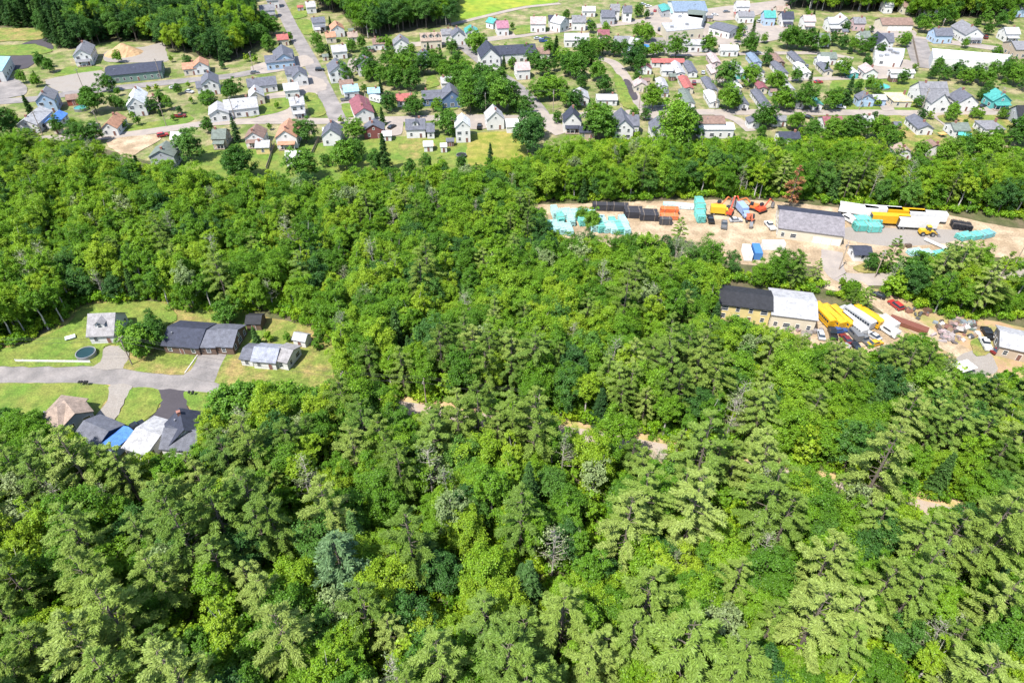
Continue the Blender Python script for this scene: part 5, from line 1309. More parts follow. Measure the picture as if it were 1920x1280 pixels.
# ------------------------------------------------------------------ vehicles
def prof_car(kind):
    b, g = MB(), MB()
    if kind == 'car':
        prof = [(-2.2, .32), (2.15, .32), (2.25, .62), (2.1, .78), (1.0, .95), (-1.6, .98), (-2.2, .9), (-2.25, .6)]
        b.prism(prof, -.88, .88); b.add(*box_taper(-1.15, .25, -.68, .68, 1.40, 1.46, .05))
        g.box(-1.75, .95, -.82, .82, .95, 1.42, 0, None, (.55, .14))
        wx, wr, wy = (1.35, -1.35), .33, .8
    elif kind == 'suv':
        prof = [(-2.3, .4), (2.25, .4), (2.35, .7), (2.25, .95), (1.1, 1.1), (-2.3, 1.12), (-2.35, .8)]
        b.prism(prof, -.95, .95); b.add(*box_taper(-2.0, .3, -.75, .75, 1.74, 1.80, .05))
        g.box(-2.25, .95, -.9, .9, 1.1, 1.75, 0, None, (.35, .14))
        wx, wr, wy = (1.4, -1.4), .38, .86
    elif kind == 'pickup':
        prof = [(-2.75, .45), (2.65, .45), (2.75, .8), (2.65, 1.05), (1.4, 1.15), (-.55, 1.15), (-.55, .75), (-2.65, .75), (-2.65, 1.12), (-2.75, 1.12)]
        b.prism(prof, -.97, .97)
        b.box(-2.7, -.55, -.97, -.87, .75, 1.14); b.box(-2.7, -.55, .87, .97, .75, 1.14)
        b.add(*box_taper(-.35, .85, -.72, .72, 1.78, 1.84, .05))
        g.box(-.55, 1.35, -.9, .9, 1.14, 1.79, 0, None, (.25, .15))
        wx, wr, wy = (1.75, -1.65), .4, .88
    elif kind == 'van':
        prof = [(-2.9, .45), (2.8, .45), (2.9, .9), (2.6, 1.2), (1.9, 1.35), (1.35, 2.25), (-2.85, 2.3), (-2.9, .9)]
        b.prism(prof, -.98, .98)
        g.box(-1.2, 1.3, -1.0, 1.0, 1.4, 1.95, 0, None, (.12, 0)); g.add([(1.93, -.8, 1.4), (1.93, .8, 1.4), (1.42, .75, 2.18), (1.42, -.75, 2.18), (1.8, -.8, 1.38), (1.8, .8, 1.38), (1.3, .75, 2.16), (1.3, -.75, 2.16)], [(0, 1, 2, 3), (4, 7, 6, 5), (0, 3, 7, 4), (1, 5, 6, 2), (0, 4, 5, 1), (3, 2, 6, 7)])
        wx, wr, wy = (1.9, -1.8), .38, .88
    elif kind == 'bus':
        prof = [(-5.4, .55), (5.4, .55), (5.5, 1.3), (5.3, 1.62), (4.0, 1.75), (3.75, 2.85), (3.4, 3.05), (-5.2, 3.05), (-5.45, 2.8)]
        b.prism(prof, -1.2, 1.2)
        b.box(-5.0, 3.3, -.9, .9, 3.06, 3.16, 0, None, (.15, .3))
        for k in range(10): g.box(-5.0 + .84 * k, -5.0 + .84 * k + .68, -1.215, 1.215, 1.85, 2.55)
        g.add([(4.03, -1.05, 1.8), (4.03, 1.05, 1.8), (3.79, 1.05, 2.75), (3.79, -1.05, 2.75), (3.9, -1.05, 1.8), (3.9, 1.05, 1.8), (3.7, 1.05, 2.75), (3.7, -1.05, 2.75)], [(0, 1, 2, 3), (4, 7, 6, 5), (0, 3, 7, 4), (1, 5, 6, 2), (0, 4, 5, 1), (3, 2, 6, 7)])
        g.box(-5.42, 5.3, -1.22, 1.22, 1.25, 1.33)
        wx, wr, wy = (4.1, -3.2), .48, 1.05
    elif kind == 'boxtruck':
        b.box(-3.6, 1.4, -1.2, 1.2, .95, 3.3); b.prism([(1.5, .5), (3.5, .5), (3.6, 1.2), (3.3, 1.5), (2.7, 1.6), (2.3, 2.4), (1.5, 2.4)], -1.0, 1.0)
        b.box(-3.5, 1.5, -.5, .5, .6, .95)
        g.box(1.7, 2.3, -1.02, 1.02, 1.6, 2.2); 
        wx, wr, wy = (2.6, -2.2), .45, .95
    elif kind == 'trailer':
        b.box(-6.2, 6.2, -1.25, 1.25, 1.15, 3.9); b.box(-6.1, 6.1, -1.1, 1.1, .95, 1.15)
        g.box(4.2, 4.4, -.8, .8, .1, .95); g.box(-6.22, -6.0, -1.1, 1.1, 1.25, 3.8)
        wx, wr, wy = (-4.2, -5.4), .5, 1.0
    elif kind == 'camper':
        b.prism([(-3.6, .6), (2.6, .6), (3.4, 1.5), (3.3, 2.5), (2.8, 2.9), (-3.5, 2.9), (-3.65, 1.2)], -1.2, 1.2)
        b.box(2.7, 4.3, -.08, .08, .55, .68)
        for x in (-2.6, -.4, 1.6): g.box(x, x + 1.0, -1.215, 1.215, 1.6, 2.2)
        g.box(-3.4, 3.0, -1.21, 1.21, 1.2, 1.32)
        wx, wr, wy = (-.3, -1.1), .36, 1.08
    return b, g, wx, wr, wy
def box_taper(x0, x1, y0, y1, z0, z1, t):
    vs = [(x0, y0, z0), (x1, y0, z0), (x1, y1, z0), (x0, y1, z0), (x0 + t, y0 + t, z1), (x1 - t, y0 + t, z1), (x1 - t, y1 - t, z1), (x0 + t, y1 - t, z1)]
    return vs, [(0, 3, 2, 1), (4, 5, 6, 7), (0, 1, 5, 4), (1, 2, 6, 5), (2, 3, 7, 6), (3, 0, 4, 7)]
VEH = {}
VNAME = dict(car='car', suv='estate_car', pickup='pickup_truck', van='van', bus='school_bus', boxtruck='box_truck', trailer='semi_trailer', camper='camper_trailer')
VCAT = dict(car='car', suv='car', pickup='pickup truck', van='van', bus='bus', boxtruck='truck', trailer='trailer', camper='camper')
def wheel_mesh(r, wd=.24):
    m = MB(); m.cyl((0, -wd / 2, 0), (0, wd / 2, 0), r, r, 12, 0); n = MB(); n.cyl((0, -wd / 2 - .012, 0), (0, wd / 2 + .012, 0), r * .55, r * .55, 10)
    return m.mesh('wheel', RUBBER), n.mesh('rim', STEEL)
def put_wheel(wm, root, loc):
    link('rim', wm[1], link('wheel', wm[0], root, loc))
def vehicle(kind, px, py, yaw, col, label, group='vehicles parked in town', glass=None):
    if kind not in VEH:
        b, g, wx, wr, wy = prof_car(kind)
        VEH[kind] = (b.mesh(kind + '_body', paint((.5, .5, .5))), g.mesh(kind + '_windows', GLASS), wx, wr, wy, wheel_mesh(wr))
    bm_, gm_, wx, wr, wy, wm_ = VEH[kind]
    p = at(px, py)
    root = empty(VNAME[kind], p, R(yaw))
    link('body', bm_, root, mat=paint(col))
    link('windows' if kind != 'trailer' else 'door_panel', gm_, root, mat=glass)
    for x in wx:
        for s_ in (-1, 1): put_wheel(wm_, root, (x, s_ * wy, wr))
    tag(root, label, VCAT[kind], group)
    return root
WHITE, BLACK, GREYP, REDP, BLUEP, SILVER, YEL, DKRED, TANP, GREENP = (.62, .62, .61), (.015, .016, .018), (.14, .145, .15), (.35, .03, .03), (.03, .08, .25), (.42, .43, .44), (.62, .33, .01), (.16, .02, .02), (.40, .33, .24), (.04, .12, .08)
TOWNV = [
 ('pickup', 338, 220, 8, DKRED, 'dark red pickup on the drive left of the large pale ranch house'), ('car', 327, 166, 12, WHITE, 'white car driving on the cross street at the left'),
 ('car', 356, 174, -20, SILVER, 'silver car parked below the cross street'), ('suv', 600, 133, 10, BLACK, 'black estate car in front of the big corner house'),
 ('car', 562, 146, 15, DKRED, 'dark red car beside the white corner house'), ('pickup', 650, 189, 20, GREYP, 'long grey pickup beside the maroon roofed house'),
 ('car', 735, 240, 60, BLACK, 'black car beside the dark red house'), ('pickup', 899, 240, 88, BLACK, 'black pickup between two white houses above the meadow'),
 ('suv', 306, 256, 30, REDP, 'red estate car behind the green roofed porch house'), ('car', 862, 93, 30, GREYP, 'grey car on the oblique street bend'),
 ('car', 1008, 74, 10, SILVER, 'silver car at the long inn'), ('suv', 1018, 79, 10, BLUEP, 'blue estate car at the long inn'), ('car', 1024, 74, 10, BLACK, 'black car at the long inn'),
 ('car', 1105, 43, 20, BLACK, 'black car at the house row on upper street'), ('suv', 1247, 31, 15, BLACK, 'black estate car in front of the kiosk'),
 ('car', 1222, 28, 75, GREYP, 'grey car on the left side of the market car park'), ('car', 1228, 22, 75, REDP, 'red car on the market car park'), ('car', 1216, 14, 10, WHITE, 'white car near the top of the market car park'),
 ('car', 1205, 10, 10, SILVER, 'silver car at the top edge left of the supermarket'), ('suv', 1236, 58, 80, BLACK, 'black estate car beside the tan shop'), ('car', 1298, 90, -20, BLACK, 'black car left of the round car park tree'),
 ('car', 1340, 30, 10, WHITE, 'white car on the upper car park'), ('car', 1362, 24, 10, GREYP, 'grey car on the upper car park'), ('car', 1390, 40, 20, REDP, 'red car on the upper car park'), ('suv', 1425, 42, 30, SILVER, 'silver estate car left of the teal house'),
 ('pickup', 1395, 204, 70, BLACK, 'black pickup at the lower end of a grey trailer by the street'), ('car', 1483, 203, 40, GREYP, 'grey car between the two roadside trees'), ('car', 1530, 204, 70, BLACK, 'black car below the teal trailer'),
 ('pickup', 1566, 199, -15, BLUEP, 'blue pickup left of the tall roadside spruce'), ('car', 1576, 203, -20, WHITE, 'white car right of the tall roadside spruce'), ('car', 1515, 222, -40, BLACK, 'black car below front street beside the maroon ranch roof'),
 ('car', 1318, 138, 80, SILVER, 'silver car in the trailer park upper row'), ('suv', 1301, 158, 80, DKRED, 'dark red estate car right of the red trailer roof'), ('car', 1534, 156, 10, REDP, 'bright red car on the trailer park lane'),
 ('car', 1512, 126, 70, GREYP, 'grey car beside the bright white trailer in the upper row'), ('pickup', 1436, 156, 5, WHITE, 'white pickup on the trailer park lane'), ('car', 1612, 142, 10, DKRED, 'dark red car at the end of the trailer park lane'), ('car', 1634, 142, 15, REDP, 'red car below the depot trailers'),
 ('car', 1841, 201, 30, BLACK, 'black car right of the slate gabled house'), ('car', 1868, 99, -8, BLACK, 'black car in front of the long white warehouse'), ('car', 1776, 76, -5, WHITE, 'white car on the right street'), ('car', 1790, 71, 10, SILVER, 'silver car left of the columned house'), ('suv', 1846, 72, 85, DKRED, 'dark red estate car right of the columned house'),
 ('car', 1786, 243, -55, GREYP, 'grey car on the hillside drive'), ('pickup', 1786, 252, -55, WHITE, 'white pickup on the hillside drive beside the ranch house'),
 ('camper', 707, 192, -35, WHITE, 'white camper trailer below the sky blue roof'), ('boxtruck', 806, 190, -30, WHITE, 'white box truck in front of the blue timbered house'), ('car', 455, 213, 10, SILVER, 'silver car in front of the large pale ranch house'), ('car', 260, 185, 40, BLACK, 'black car right of the steep white house'),
 ('car', 1245, 158, 60, BLACK, 'black car by the light grey trailer'), ('car', 1420, 101, 4, WHITE, 'white car on the upper trailer lane'), ('suv', 1240, 200, 15, SILVER, 'silver estate car on the concrete lot'), ('car', 478, 138, 15, GREYP, 'grey car at the slate roofed shop')]
for t in TOWNV: vehicle(*t)
NV = 'vehicles in the yards'
YV = [
 ('pickup', 1332, 414, 85, BLACK, 'black pickup right of the tall teal pipe stack'), ('pickup', 1357, 424, 75, GREYP, 'grey pickup in front of the red machines'), ('car', 1379, 415, 5, SILVER, 'silver car under the red machines'), ('pickup', 1443, 426, 100, WHITE, 'white pickup left of the long warehouse'),
 ('van', 1589, 414, 118, WHITE, 'white van right of the long warehouse'), ('trailer', 1605, 404, -20, WHITE, 'white semi trailer behind the teal pipe bundles'), ('trailer', 1650, 407, -8, WHITE, 'long white semi trailer left of the yellow one at the back of the yard'), ('trailer', 1692, 411, -8, YEL, 'yellow semi trailer at the back of the yard'), ('trailer', 1733, 416, -8, WHITE, 'white semi trailer right of the yellow one'),
 ('trailer', 1664, 421, -6, YEL, 'orange yellow flat loaded trailer in front of the white ones'), ('trailer', 1715, 429, -7, WHITE, 'white semi trailer beside the wheel loader'),
 ('bus', 1537, 594, 103, YEL, 'leftmost yellow school bus at the workshop end'), ('bus', 1553, 598, 106, YEL, 'second yellow school bus from the workshop'), ('bus', 1570, 600, 110, YEL, 'third yellow school bus from the workshop'), ('bus', 1618, 598, 122, YEL, 'yellow school bus right of the white ones'),
 ('bus', 1590, 612, 112, WHITE, 'white bus right of the three yellow buses'), ('bus', 1603, 600, 118, SILVER, 'grey white bus behind the other white bus'), ('van', 1664, 624, 118, WHITE, 'white van at the right end of the bus yard'), ('boxtruck', 1655, 612, 118, WHITE, 'white box truck behind the white van'),
 ('car', 1538, 630, 80, SILVER, 'silver scrapped car below the first bus'), ('car', 1585, 638, 100, DKRED, 'dark red scrapped car below the buses'), ('car', 1602, 650, 95, BLACK, 'black scrapped car lowest in the bus yard'), ('pickup', 1620, 640, 110, GREYP, 'grey scrapped pickup below the yellow buses'), ('car', 1636, 632, 120, SILVER, 'silver scrapped car left of the white van'), ('pickup', 1560, 628, 80, BLACK, 'black scrapped pickup in the bus yard'), ('car', 1640, 646, 20, YEL, 'yellow scrapped car at the bus yard edge'), ('car', 1572, 622, 10, BLUEP, 'blue scrapped car right below the buses'), ('van', 1600, 630, 100, GREYP, 'grey scrapped van below the white buses'),
 ('car', 1645, 556, 140, BLACK, 'black car at the top of the junkyard lane'), ('suv', 1678, 575, 110, REDP, 'red estate car right of the junkyard lane'), ('pickup', 1846, 648, 80, WHITE, 'white pickup standing on the junkyard grass'), ('pickup', 1850, 628, 82, BLACK, 'black pickup behind the white one in the junkyard'), ('car', 1870, 660, 20, DKRED, 'dark red car beside the junkyard shed')]
for t in YV: vehicle(*t, group=NV, glass=None)
vehicle('pickup', 252, 806, 48, BLACK, 'black pickup parked beside the blue lean-to shed', 'vehicles at the near houses')

# ------------------------------------------------------------------ pipe yard goods and machines
def bundle(px, py, L, yaw, nw, nh, r, col, label, group='pipe bundles in the yard', z=0.0, nm='pipe_bundle'):
    p = at(px, py)
    root = empty(nm, (p.x, p.y, z), R(yaw))
    m = MB(); rng = random.Random(int(px * 7 + py))
    for i in range(nw):
        for j in range(nh):
            y = (i - (nw - 1) / 2) * 2 * r; zz = .12 + r + j * 2 * r * .98
            dx = rng.uniform(-.18, .18)
            m.cyl((-L / 2 + dx, y, zz), (L / 2 + dx, y, zz), r * .985, r * .985, 8)
    m.build('pipes', root, paint(col, rough=.5, var=.2))
    s = MB()
    for x in (-L * .3, L * .3):
        w_ = nw * r + .05; h = .12 + nh * 2 * r + .03
        s.box(x - .05, x + .05, -w_, w_, h - .03, h + .02); s.box(x - .05, x + .05, -w_ - .03, -w_, .1, h); s.box(x - .05, x + .05, w_, w_ + .03, .1, h)
    s.build('straps', root, WOOD)
    b = MB()
    for x in (-L * .35, 0, L * .35): b.box(x - .08, x + .08, -nw * r, nw * r, 0, .115)
    b.build('timber_bearers', root, WOOD)
    tag(root, label, 'pipes', group)
TEAL, TEAL2, AQUA = (.13, .43, .38), (.10, .37, .32), (.32, .55, .54)
rngB = random.Random(5)
n = 0
PLACE = ['far left', 'left', 'middle left', 'middle', 'middle right', 'right', 'far right']
for row, (y0, x0, x1, cnt) in enumerate(((404, 1040, 1112, 7), (416, 1050, 1168, 7), (428, 1016, 1066, 5), (428, 1112, 1172, 6))):
    for i in range(cnt):
        t = i / (cnt - 1)
        bundle(x0 + (x1 - x0) * t, y0 + 6 * t + rngB.uniform(-1, 1), rngB.uniform(5, 6.2), 97 + rngB.uniform(-2, 2), 6, rngB.choice((5, 6, 7)), .19, rngB.choice((TEAL, AQUA, AQUA)),
               'aqua pipe bundle, %s in the %s row of the left heap' % (ORD[i].strip() + ' from left' if i else 'leftmost', ('back', 'middle', 'lower left', 'front')[row]))
for i, (x, y) in enumerate(((1127, 393), (1160, 394), (1186, 401), (1214, 406))):
    for j in range(2 if i > 1 else 1):
        bundle(x + j * 2, y + j * 6, 6.2, -4, 5, 5, .25, (.022, .022, .028), 'stack of black pipes, %s of the dark row%s' % (('leftmost', 'second', 'third', 'last')[i], ', front half' if j else ''))
bundle(1254, 401, 6, -3, 6, 6, .2, (.62, .13, .03), 'orange pipe stack right of the black pipes')
bundle(1254, 410, 6, -3, 6, 4, .2, (.60, .16, .05), 'lower orange pipe stack in front of the other')
bundle(1247, 420, 4, -3, 5, 6, .2, (.05, .05, .055), 'small dark pipe stack below the orange pipes')
bundle(1262, 388, 7, -6, 8, 4, .16, AQUA, 'pale aqua pipe stack behind the orange pipes')
bundle(1284, 390, 6, -8, 8, 4, .16, (.55, .62, .62), 'pale grey pipe stack left of the tall teal stack')
for i in range(3): bundle(1311, 388 + i * 11, 6.2, 90, 9, 8, .16, (TEAL, TEAL2, TEAL)[i], 'tall teal pipe stack, %s of three in a column' % ('back', 'middle', 'front')[i])
for i in range(2):
    for j in range(2): bundle(1612 + i * 23, 419 + j * 11 + i * 2, 4.6, 2, 10, 7, .17, (TEAL, TEAL2)[(i + j) % 2], '%s %s of the four teal pipe bundles beside the white van' % (('back', 'front')[j], ('left', 'right')[i]))
for i, (x, y) in enumerate(((1806, 447), (1826, 446), (1846, 443))): bundle(x, y, 5, 20, 9, 5, .17, (TEAL, TEAL, (.16, .40, .42))[i], 'teal pipe bundle, %s of three at the right end of the yard' % ('first', 'second', 'last')[i])
for i, (x, y) in enumerate(((1714, 476), (1732, 478), (1760, 479), (1782, 478))): bundle(x, y, 4.5, 15, 8, 4, .17, (AQUA, AQUA, TEAL, TEAL2)[i], 'teal pipe bundle, %s behind the hedge at the yard front' % ('first', 'second', 'third', 'fourth')[i])
bundle(1757, 462, 9, -55, 1, 1, .5, (.72, .72, .70), 'single wide white pipe lying in the yard')
for i, (x, y) in enumerate(((1788, 426), (1800, 428), (1812, 430))): bundle(x, y, 3.6, 80, 4, 4, .25, (.02, .02, .025), 'black coil stack, %s of three by the right end' % ('left', 'middle', 'right')[i])
def excavator(px, py, yaw, col, label, boom=1.0):
    p = at(px, py); root = empty('excavator', p, R(yaw))
    for s_ in (-1, 1):
        m = MB(); m.prism([(-1.9, .25), (-1.6, 0), (1.6, 0), (1.9, .25), (1.9, .55), (1.6, .8), (-1.6, .8), (-1.9, .55)], s_ * 1.1 - .3, s_ * 1.1 + .3); m.build('track', root, RUBBER)
    m = MB(); m.box(-1.9, 1.2, -1.3, 1.3, .95, 1.9, 0, None, (.1, .1)); m.box(-.5, .5, -.5, .5, .6, .95); m.build('body', root, paint(col))
    m = MB(); m.box(.0, 1.3, .3, 1.25, 1.9, 2.9, 0, None, (.12, .06)); m.build('cab', root, GLASS)
    m = MB()
    A, B, Cc = Vector((.9, -.2, 1.7)), Vector((3.2, -.2, 4.3 * boom)), Vector((5.3, -.2, 2.6 * boom))
    m.cyl(A, B, .28, .24, 6); m.cyl(B, Cc, .22, .16, 6); m.build('boom', root, paint(col))
    m = MB(); m.prism([(4.9, .6), (5.7, .5), (5.9, 1.3), (5.4, 2.6 * boom), (5.1, 2.6 * boom)], -.7, .3); m.build('bucket', root, STEEL)
    tag(root, label, 'excavator', 'machines in the pipe yard')
RED, ORA = (.52, .07, .03), (.60, .17, .05)
excavator(1366, 402, 60, RED, 'red excavator with raised boom in the middle of the machine row', 1.3)
excavator(1346, 392, 20, ORA, 'orange excavator at the left of the machine row')
excavator(1388, 394, 110, RED, 'red excavator behind the silver car', .9)
excavator(1405, 414, -100, (.45, .12, .06), 'rusty red excavator standing forward of the machine row')
excavator(1426, 397, 30, RED, 'red excavator at the right end of the machine row', 1.0)
excavator(1412, 392, 150, ORA, 'orange excavator second from the right end of the machine row', .8)
vehicle('boxtruck', 1350, 402, -10, (.62, .40, .03), 'yellow box truck in the red machine row', NV)
vehicle('boxtruck', 1392, 402, -80, (.25, .35, .55), 'blue box truck in the red machine row', NV)
def loader(px, py, yaw, label):
    p = at(px, py); root = empty('wheel_loader', p, R(yaw)); c = paint((.60, .36, .02))
    m = MB(); m.box(-3.0, -.2, -1.0, 1.0, .8, 2.0, 0, None, (.15, .1)); m.box(-.2, 1.6, -.55, .55, .8, 1.6); m.build('body', root, c)
    m = MB(); m.box(-1.0, .4, -.75, .75, 2.0, 3.2, 0, None, (.1, .1)); m.build('cab', root, GLASS)
    m = MB(); m.box(-1.0, .4, -.78, .78, 3.2, 3.32); m.build('cab_roof', root, c)
    for x in (-2.0, 1.2):
        for s_ in (-1, 1): put_wheel(wheel_mesh(.78, .55), root, (x, s_ * 1.15, .78))
    m = MB(); m.cyl((.8, .6, 1.6), (3.0, .6, .7), .15, .13, 6); m.cyl((.8, -.6, 1.6), (3.0, -.6, .7), .15, .13, 6); m.build('arms', root, c)
    m = MB(); m.prism([(2.9, .1), (4.0, .05), (3.6, .5), (3.1, 1.2), (2.85, 1.1)], -1.4, 1.4); m.build('bucket', root, STEEL)
    tag(root, label, 'wheel loader')
loader(1738, 440, -5, 'yellow wheel loader on the gravel of the yard')
def container(px, py, L, yaw, col, label, h=2.6):
    p = at(px, py); root = empty('container', p, R(yaw)); m = MB()
    m.box(-L / 2, L / 2, -1.2, 1.2, .1, h); m.build('shell', root, paint(col, rough=.55))
    m = MB()
    k = int(L / .6)
    for i in range(k): m.box(-L / 2 + (i + .25) * L / k, -L / 2 + (i + .6) * L / k, -1.24, 1.24, .2, h - .1)
    m.build('ribs', root, paint(col, rough=.55))
    m = MB(); m.box(L / 2, L / 2 + .04, -1.1, -.03, .2, h - .15); m.box(L / 2, L / 2 + .04, .03, 1.1, .2, h - .15); m.build('doors', root, STEEL)
    tag(root, label, 'container')
container(1417, 478, 6, 85, (.05, .17, .42), 'blue steel container at the near side of the yard')
container(1399, 480, 6, 85, (.74, .74, .72), 'white steel container left of the blue one')
container(1448, 466, 7, 0, (.72, .70, .66), 'cream steel container right of the blue one')
container(1702, 612, 10, -38, (.17, .06, .04), 'long rust brown flat container beside the junkyard lane', 1.3)

# scrap heaps: every lump of scrap is a part
def heap(px, py, rad, n, cols, label, nm='scrap_heap', cat='scrap'):
    p = at(px, py); root = empty(nm, p); rg = random.Random(int(px))
    for i in range(n):
        a, d = rg.uniform(0, 6.28), rad * rg.random() ** .7
        z = max(0, .9 * (1 - d / rad)) * rg.random()
        m = MB(); sx, sy, sz = rg.uniform(.25, 1.1), rg.uniform(.25, .8), rg.uniform(.15, .5)
        m.box(-sx, sx, -sy, sy, 0, sz * 2, 0, None, (rg.uniform(0, .2), rg.uniform(0, .15)))
        o = link('scrap_piece', m.mesh('scrap_piece', paint(rg.choice(cols))), root, (math.cos(a) * d * 1.3, math.sin(a) * d, z))
        o.rotation_euler = (rg.uniform(-.35, .35), rg.uniform(-.35, .35), rg.uniform(0, 3.1))
    tag(root, label, cat)
SC = [(.42, .39, .37), (.2, .1, .08), (.28, .2, .19), (.2, .23, .25), (.45, .44, .42), (.07, .07, .07), (.25, .18, .12), (.12, .16, .13), (.1, .08, .07)]
heap(1790, 620, 4.5, 36, SC, 'wide heap of mixed scrap in the junkyard')
heap(1772, 630, 3.0, 22, [(.36, .27, .27), (.3, .26, .25), (.14, .12, .12)], 'pinkish scrap heap left of the wide one')
heap(1806, 612, 3.0, 22, SC, 'smaller scrap heap behind the wide one')
heap(1718, 588, 3.2, 12, [(.12, .07, .05), (.2, .1, .07), (.08, .08, .08)], 'dark scattered scrap right of the junkyard lane')
heap(1775, 707, 4.0, 30, [(.6, .6, .58), (.5, .5, .5), (.7, .7, .68)], 'pale heap of poles and sheets below the gravel pad')
heap(1500, 618, 4.5, 26, [(.26, .18, .18), (.2, .18, .17), (.35, .3, .26), (.08, .08, .08)], 'clutter in front of the workshop')
heap(1590, 655, 4.0, 18, [(.4, .3, .2), (.3, .3, .3), (.6, .5, .1)], 'clutter at the lower edge of the bus yard')
heap(1640, 424, 2.5, 10, [(.3, .3, .3), (.1, .1, .1), (.4, .4, .38)], 'small parts pile beside the yard trailers')
heap(1690, 464, 2.2, 8, [(.1, .07, .05), (.2, .15, .1)], 'small dark pile in the front of the yard')

# ------------------------------------------------------------------ garden things
def pool(px, py, r, h, water, label, name='garden_pool', cat='pool', rimm=None):
    p = at(px, py, h); p.z = 0; root = empty(name, p); m = MB(); n = 28
    vs, fs = [], []
    for i in range(n):
        t = 6.2832 * i / n; c, s_ = math.cos(t), math.sin(t)
        vs += [(c * r, s_ * r, 0), (c * r, s_ * r, h), (c * (r - .22), s_ * (r - .22), h), (c * (r - .22), s_ * (r - .22), .1)]
    for i in range(n):
        j = (i + 1) % n
        for k in range(3): fs.append((4 * i + k, 4 * j + k, 4 * j + k + 1, 4 * i + k + 1))
    m.add(vs, fs); m.build('rim', root, rimm or STEEL)
    m = MB(); m.add([(math.cos(6.2832 * i / n) * (r - .2), math.sin(6.2832 * i / n) * (r - .2), h - .18) for i in range(n)], [tuple(range(n))]); m.build('water', root, paint(water, rough=.3))
    m = MB(); 
    for k in (-.25, .25): m.cyl((r + .1, k, 0), (r - .1, k, h + .7), .04, .04, 6)
    for k in range(4): m.cyl((r + .1 - .04 * k, -.25, .3 + .3 * k), (r + .1 - .04 * k, .25, .3 + .3 * k), .03, .03, 5)
    m.build('ladder', root, STEEL)
    tag(root, label, cat)
pool(160, 660, 2.5, 1.25, (.012, .04, .042), 'round dark green above ground pool on the lawn behind the white fence')
pool(151, 201, 3.0, 1.2, (.06, .26, .24), 'round green pool right of the tall house at the left')
pool(1208, 86, 3.4, .9, (.05, .22, .60), 'bright blue round pool below the market trees')
pool(1652, 161, 4.2, .8, (.05, .36, .30), 'teal round pool behind the hedge on the right')
def trampoline(px, py, r, label):
    p = at(px, py, .9); p.z = 0; root = empty('trampoline', p); n = 20
    m = MB(); m.add([(math.cos(6.2832 * i / n) * r, math.sin(6.2832 * i / n) * r, .9) for i in range(n)] + [(math.cos(6.2832 * i / n) * r, math.sin(6.2832 * i / n) * r, .86) for i in range(n)],
                    [tuple(range(n)), tuple(range(2 * n - 1, n - 1, -1))] + [(i, i + n, (i + 1) % n + n, (i + 1) % n) for i in range(n)]); m.build('mat', root, RUBBER)
    for i in range(6):
        t = 6.2832 * i / 6; m = MB(); m.cyl((math.cos(t) * r, math.sin(t) * r, 0), (math.cos(t) * r, math.sin(t) * r, .87), .05, .05, 6); m.build('leg', root, STEEL)
    m = MB()
    for i in range(n):
        a, b = 6.2832 * i / n, 6.2832 * (i + 1) / n
        m.cyl((math.cos(a) * (r + .06), math.sin(a) * (r + .06), .9), (math.cos(b) * (r + .06), math.sin(b) * (r + .06), .9), .06, .06, 5, caps=False)
    m.build('rim', root, STEEL)
    tag(root, label, 'trampoline')
trampoline(865, 290, 2.0, 'round black trampoline on the meadow below the tall narrow house')
def slab(px, py, L, W, h, yaw, col, label, name, cat, legs=False):
    p = at(px, py); root = empty(name, p, R(yaw)); m = MB(); m.box(-L / 2, L / 2, -W / 2, W / 2, h - .12 if legs else 0, h, 0, None, (.03, .03)); m.build('top', root, paint(col))
    for sx in (-1, 1):
        for sy in (-1, 1):
            q = MB(); q.box(sx * L * .42 - .06, sx * L * .42 + .06, sy * W * .4 - .06, sy * W * .4 + .06, 0 if legs else h, h - .12 if legs else h + .08); q.build('leg' if legs else 'knob', root, STEEL)
    tag(root, label, cat)
slab(133, 635, 2.6, 1.6, .7, 30, (.62, .75, .70), 'pale garden table on the lawn left of the warm grey roofed house', 'garden_table', 'table', True)
slab(1803, 697, 5, 3.5, 2.2, 20, (.75, .75, .73), 'white canopy roof below the gravel pad of the junkyard', 'canopy', 'canopy', True)
slab(1805, 262, 5, 4, 2.4, -30, (.10, .52, .44), 'teal canopy at the end of the hillside drive', 'canopy', 'canopy', True)
slab(630, 302, 2.6, 2.0, .75, 10, (.45, .33, .28), 'brown picnic table on the bare patch above the wood', 'picnic_table', 'table', True)
slab(1765, 256, 3, 2.4, 1.4, 10, (.62, .33, .10), 'orange play frame behind the long slate roofed house', 'play_frame', 'play frame', True)
def fence(A, B, nsec, h, m_, label, z=0.0):
    a, b = at(*A), at(*B); base = (a + b) / 2; root = empty('fence', base); d = (b - a); L = d.length; yaw = math.atan2(d.y, d.x)
    pm = MB(); pm.box(-.06, .06, -.06, .06, 0, h + .1); pm = pm.mesh('fence_post', m_)
    qm = MB(); sl = L / nsec - .14
    qm.box(-sl / 2, sl / 2, -.03, .03, .1, h)
    qm = qm.mesh('fence_panel', m_)
    for i in range(nsec + 1): link('post', pm, root, a.lerp(b, i / nsec) - base, yaw)
    for i in range(nsec): link('panel', qm, root, a.lerp(b, (i + .5) / nsec) - base, yaw)
    tag(root, label, 'fence')
fence((30, 678), (170, 680), 9, .8, TRIM, 'low white fence along the residential road')
fence((500, 318), (515, 272), 7, 1.4, WOOD, 'dark wooden fence left of the white cottage')
fence((584, 292), (598, 262), 5, 1.4, WOOD, 'dark wooden fence right of the white cottage')
fence((1710, 72), (1722, 128), 14, 1.8, WOOD, 'tall dark fence between depot and the right side street')
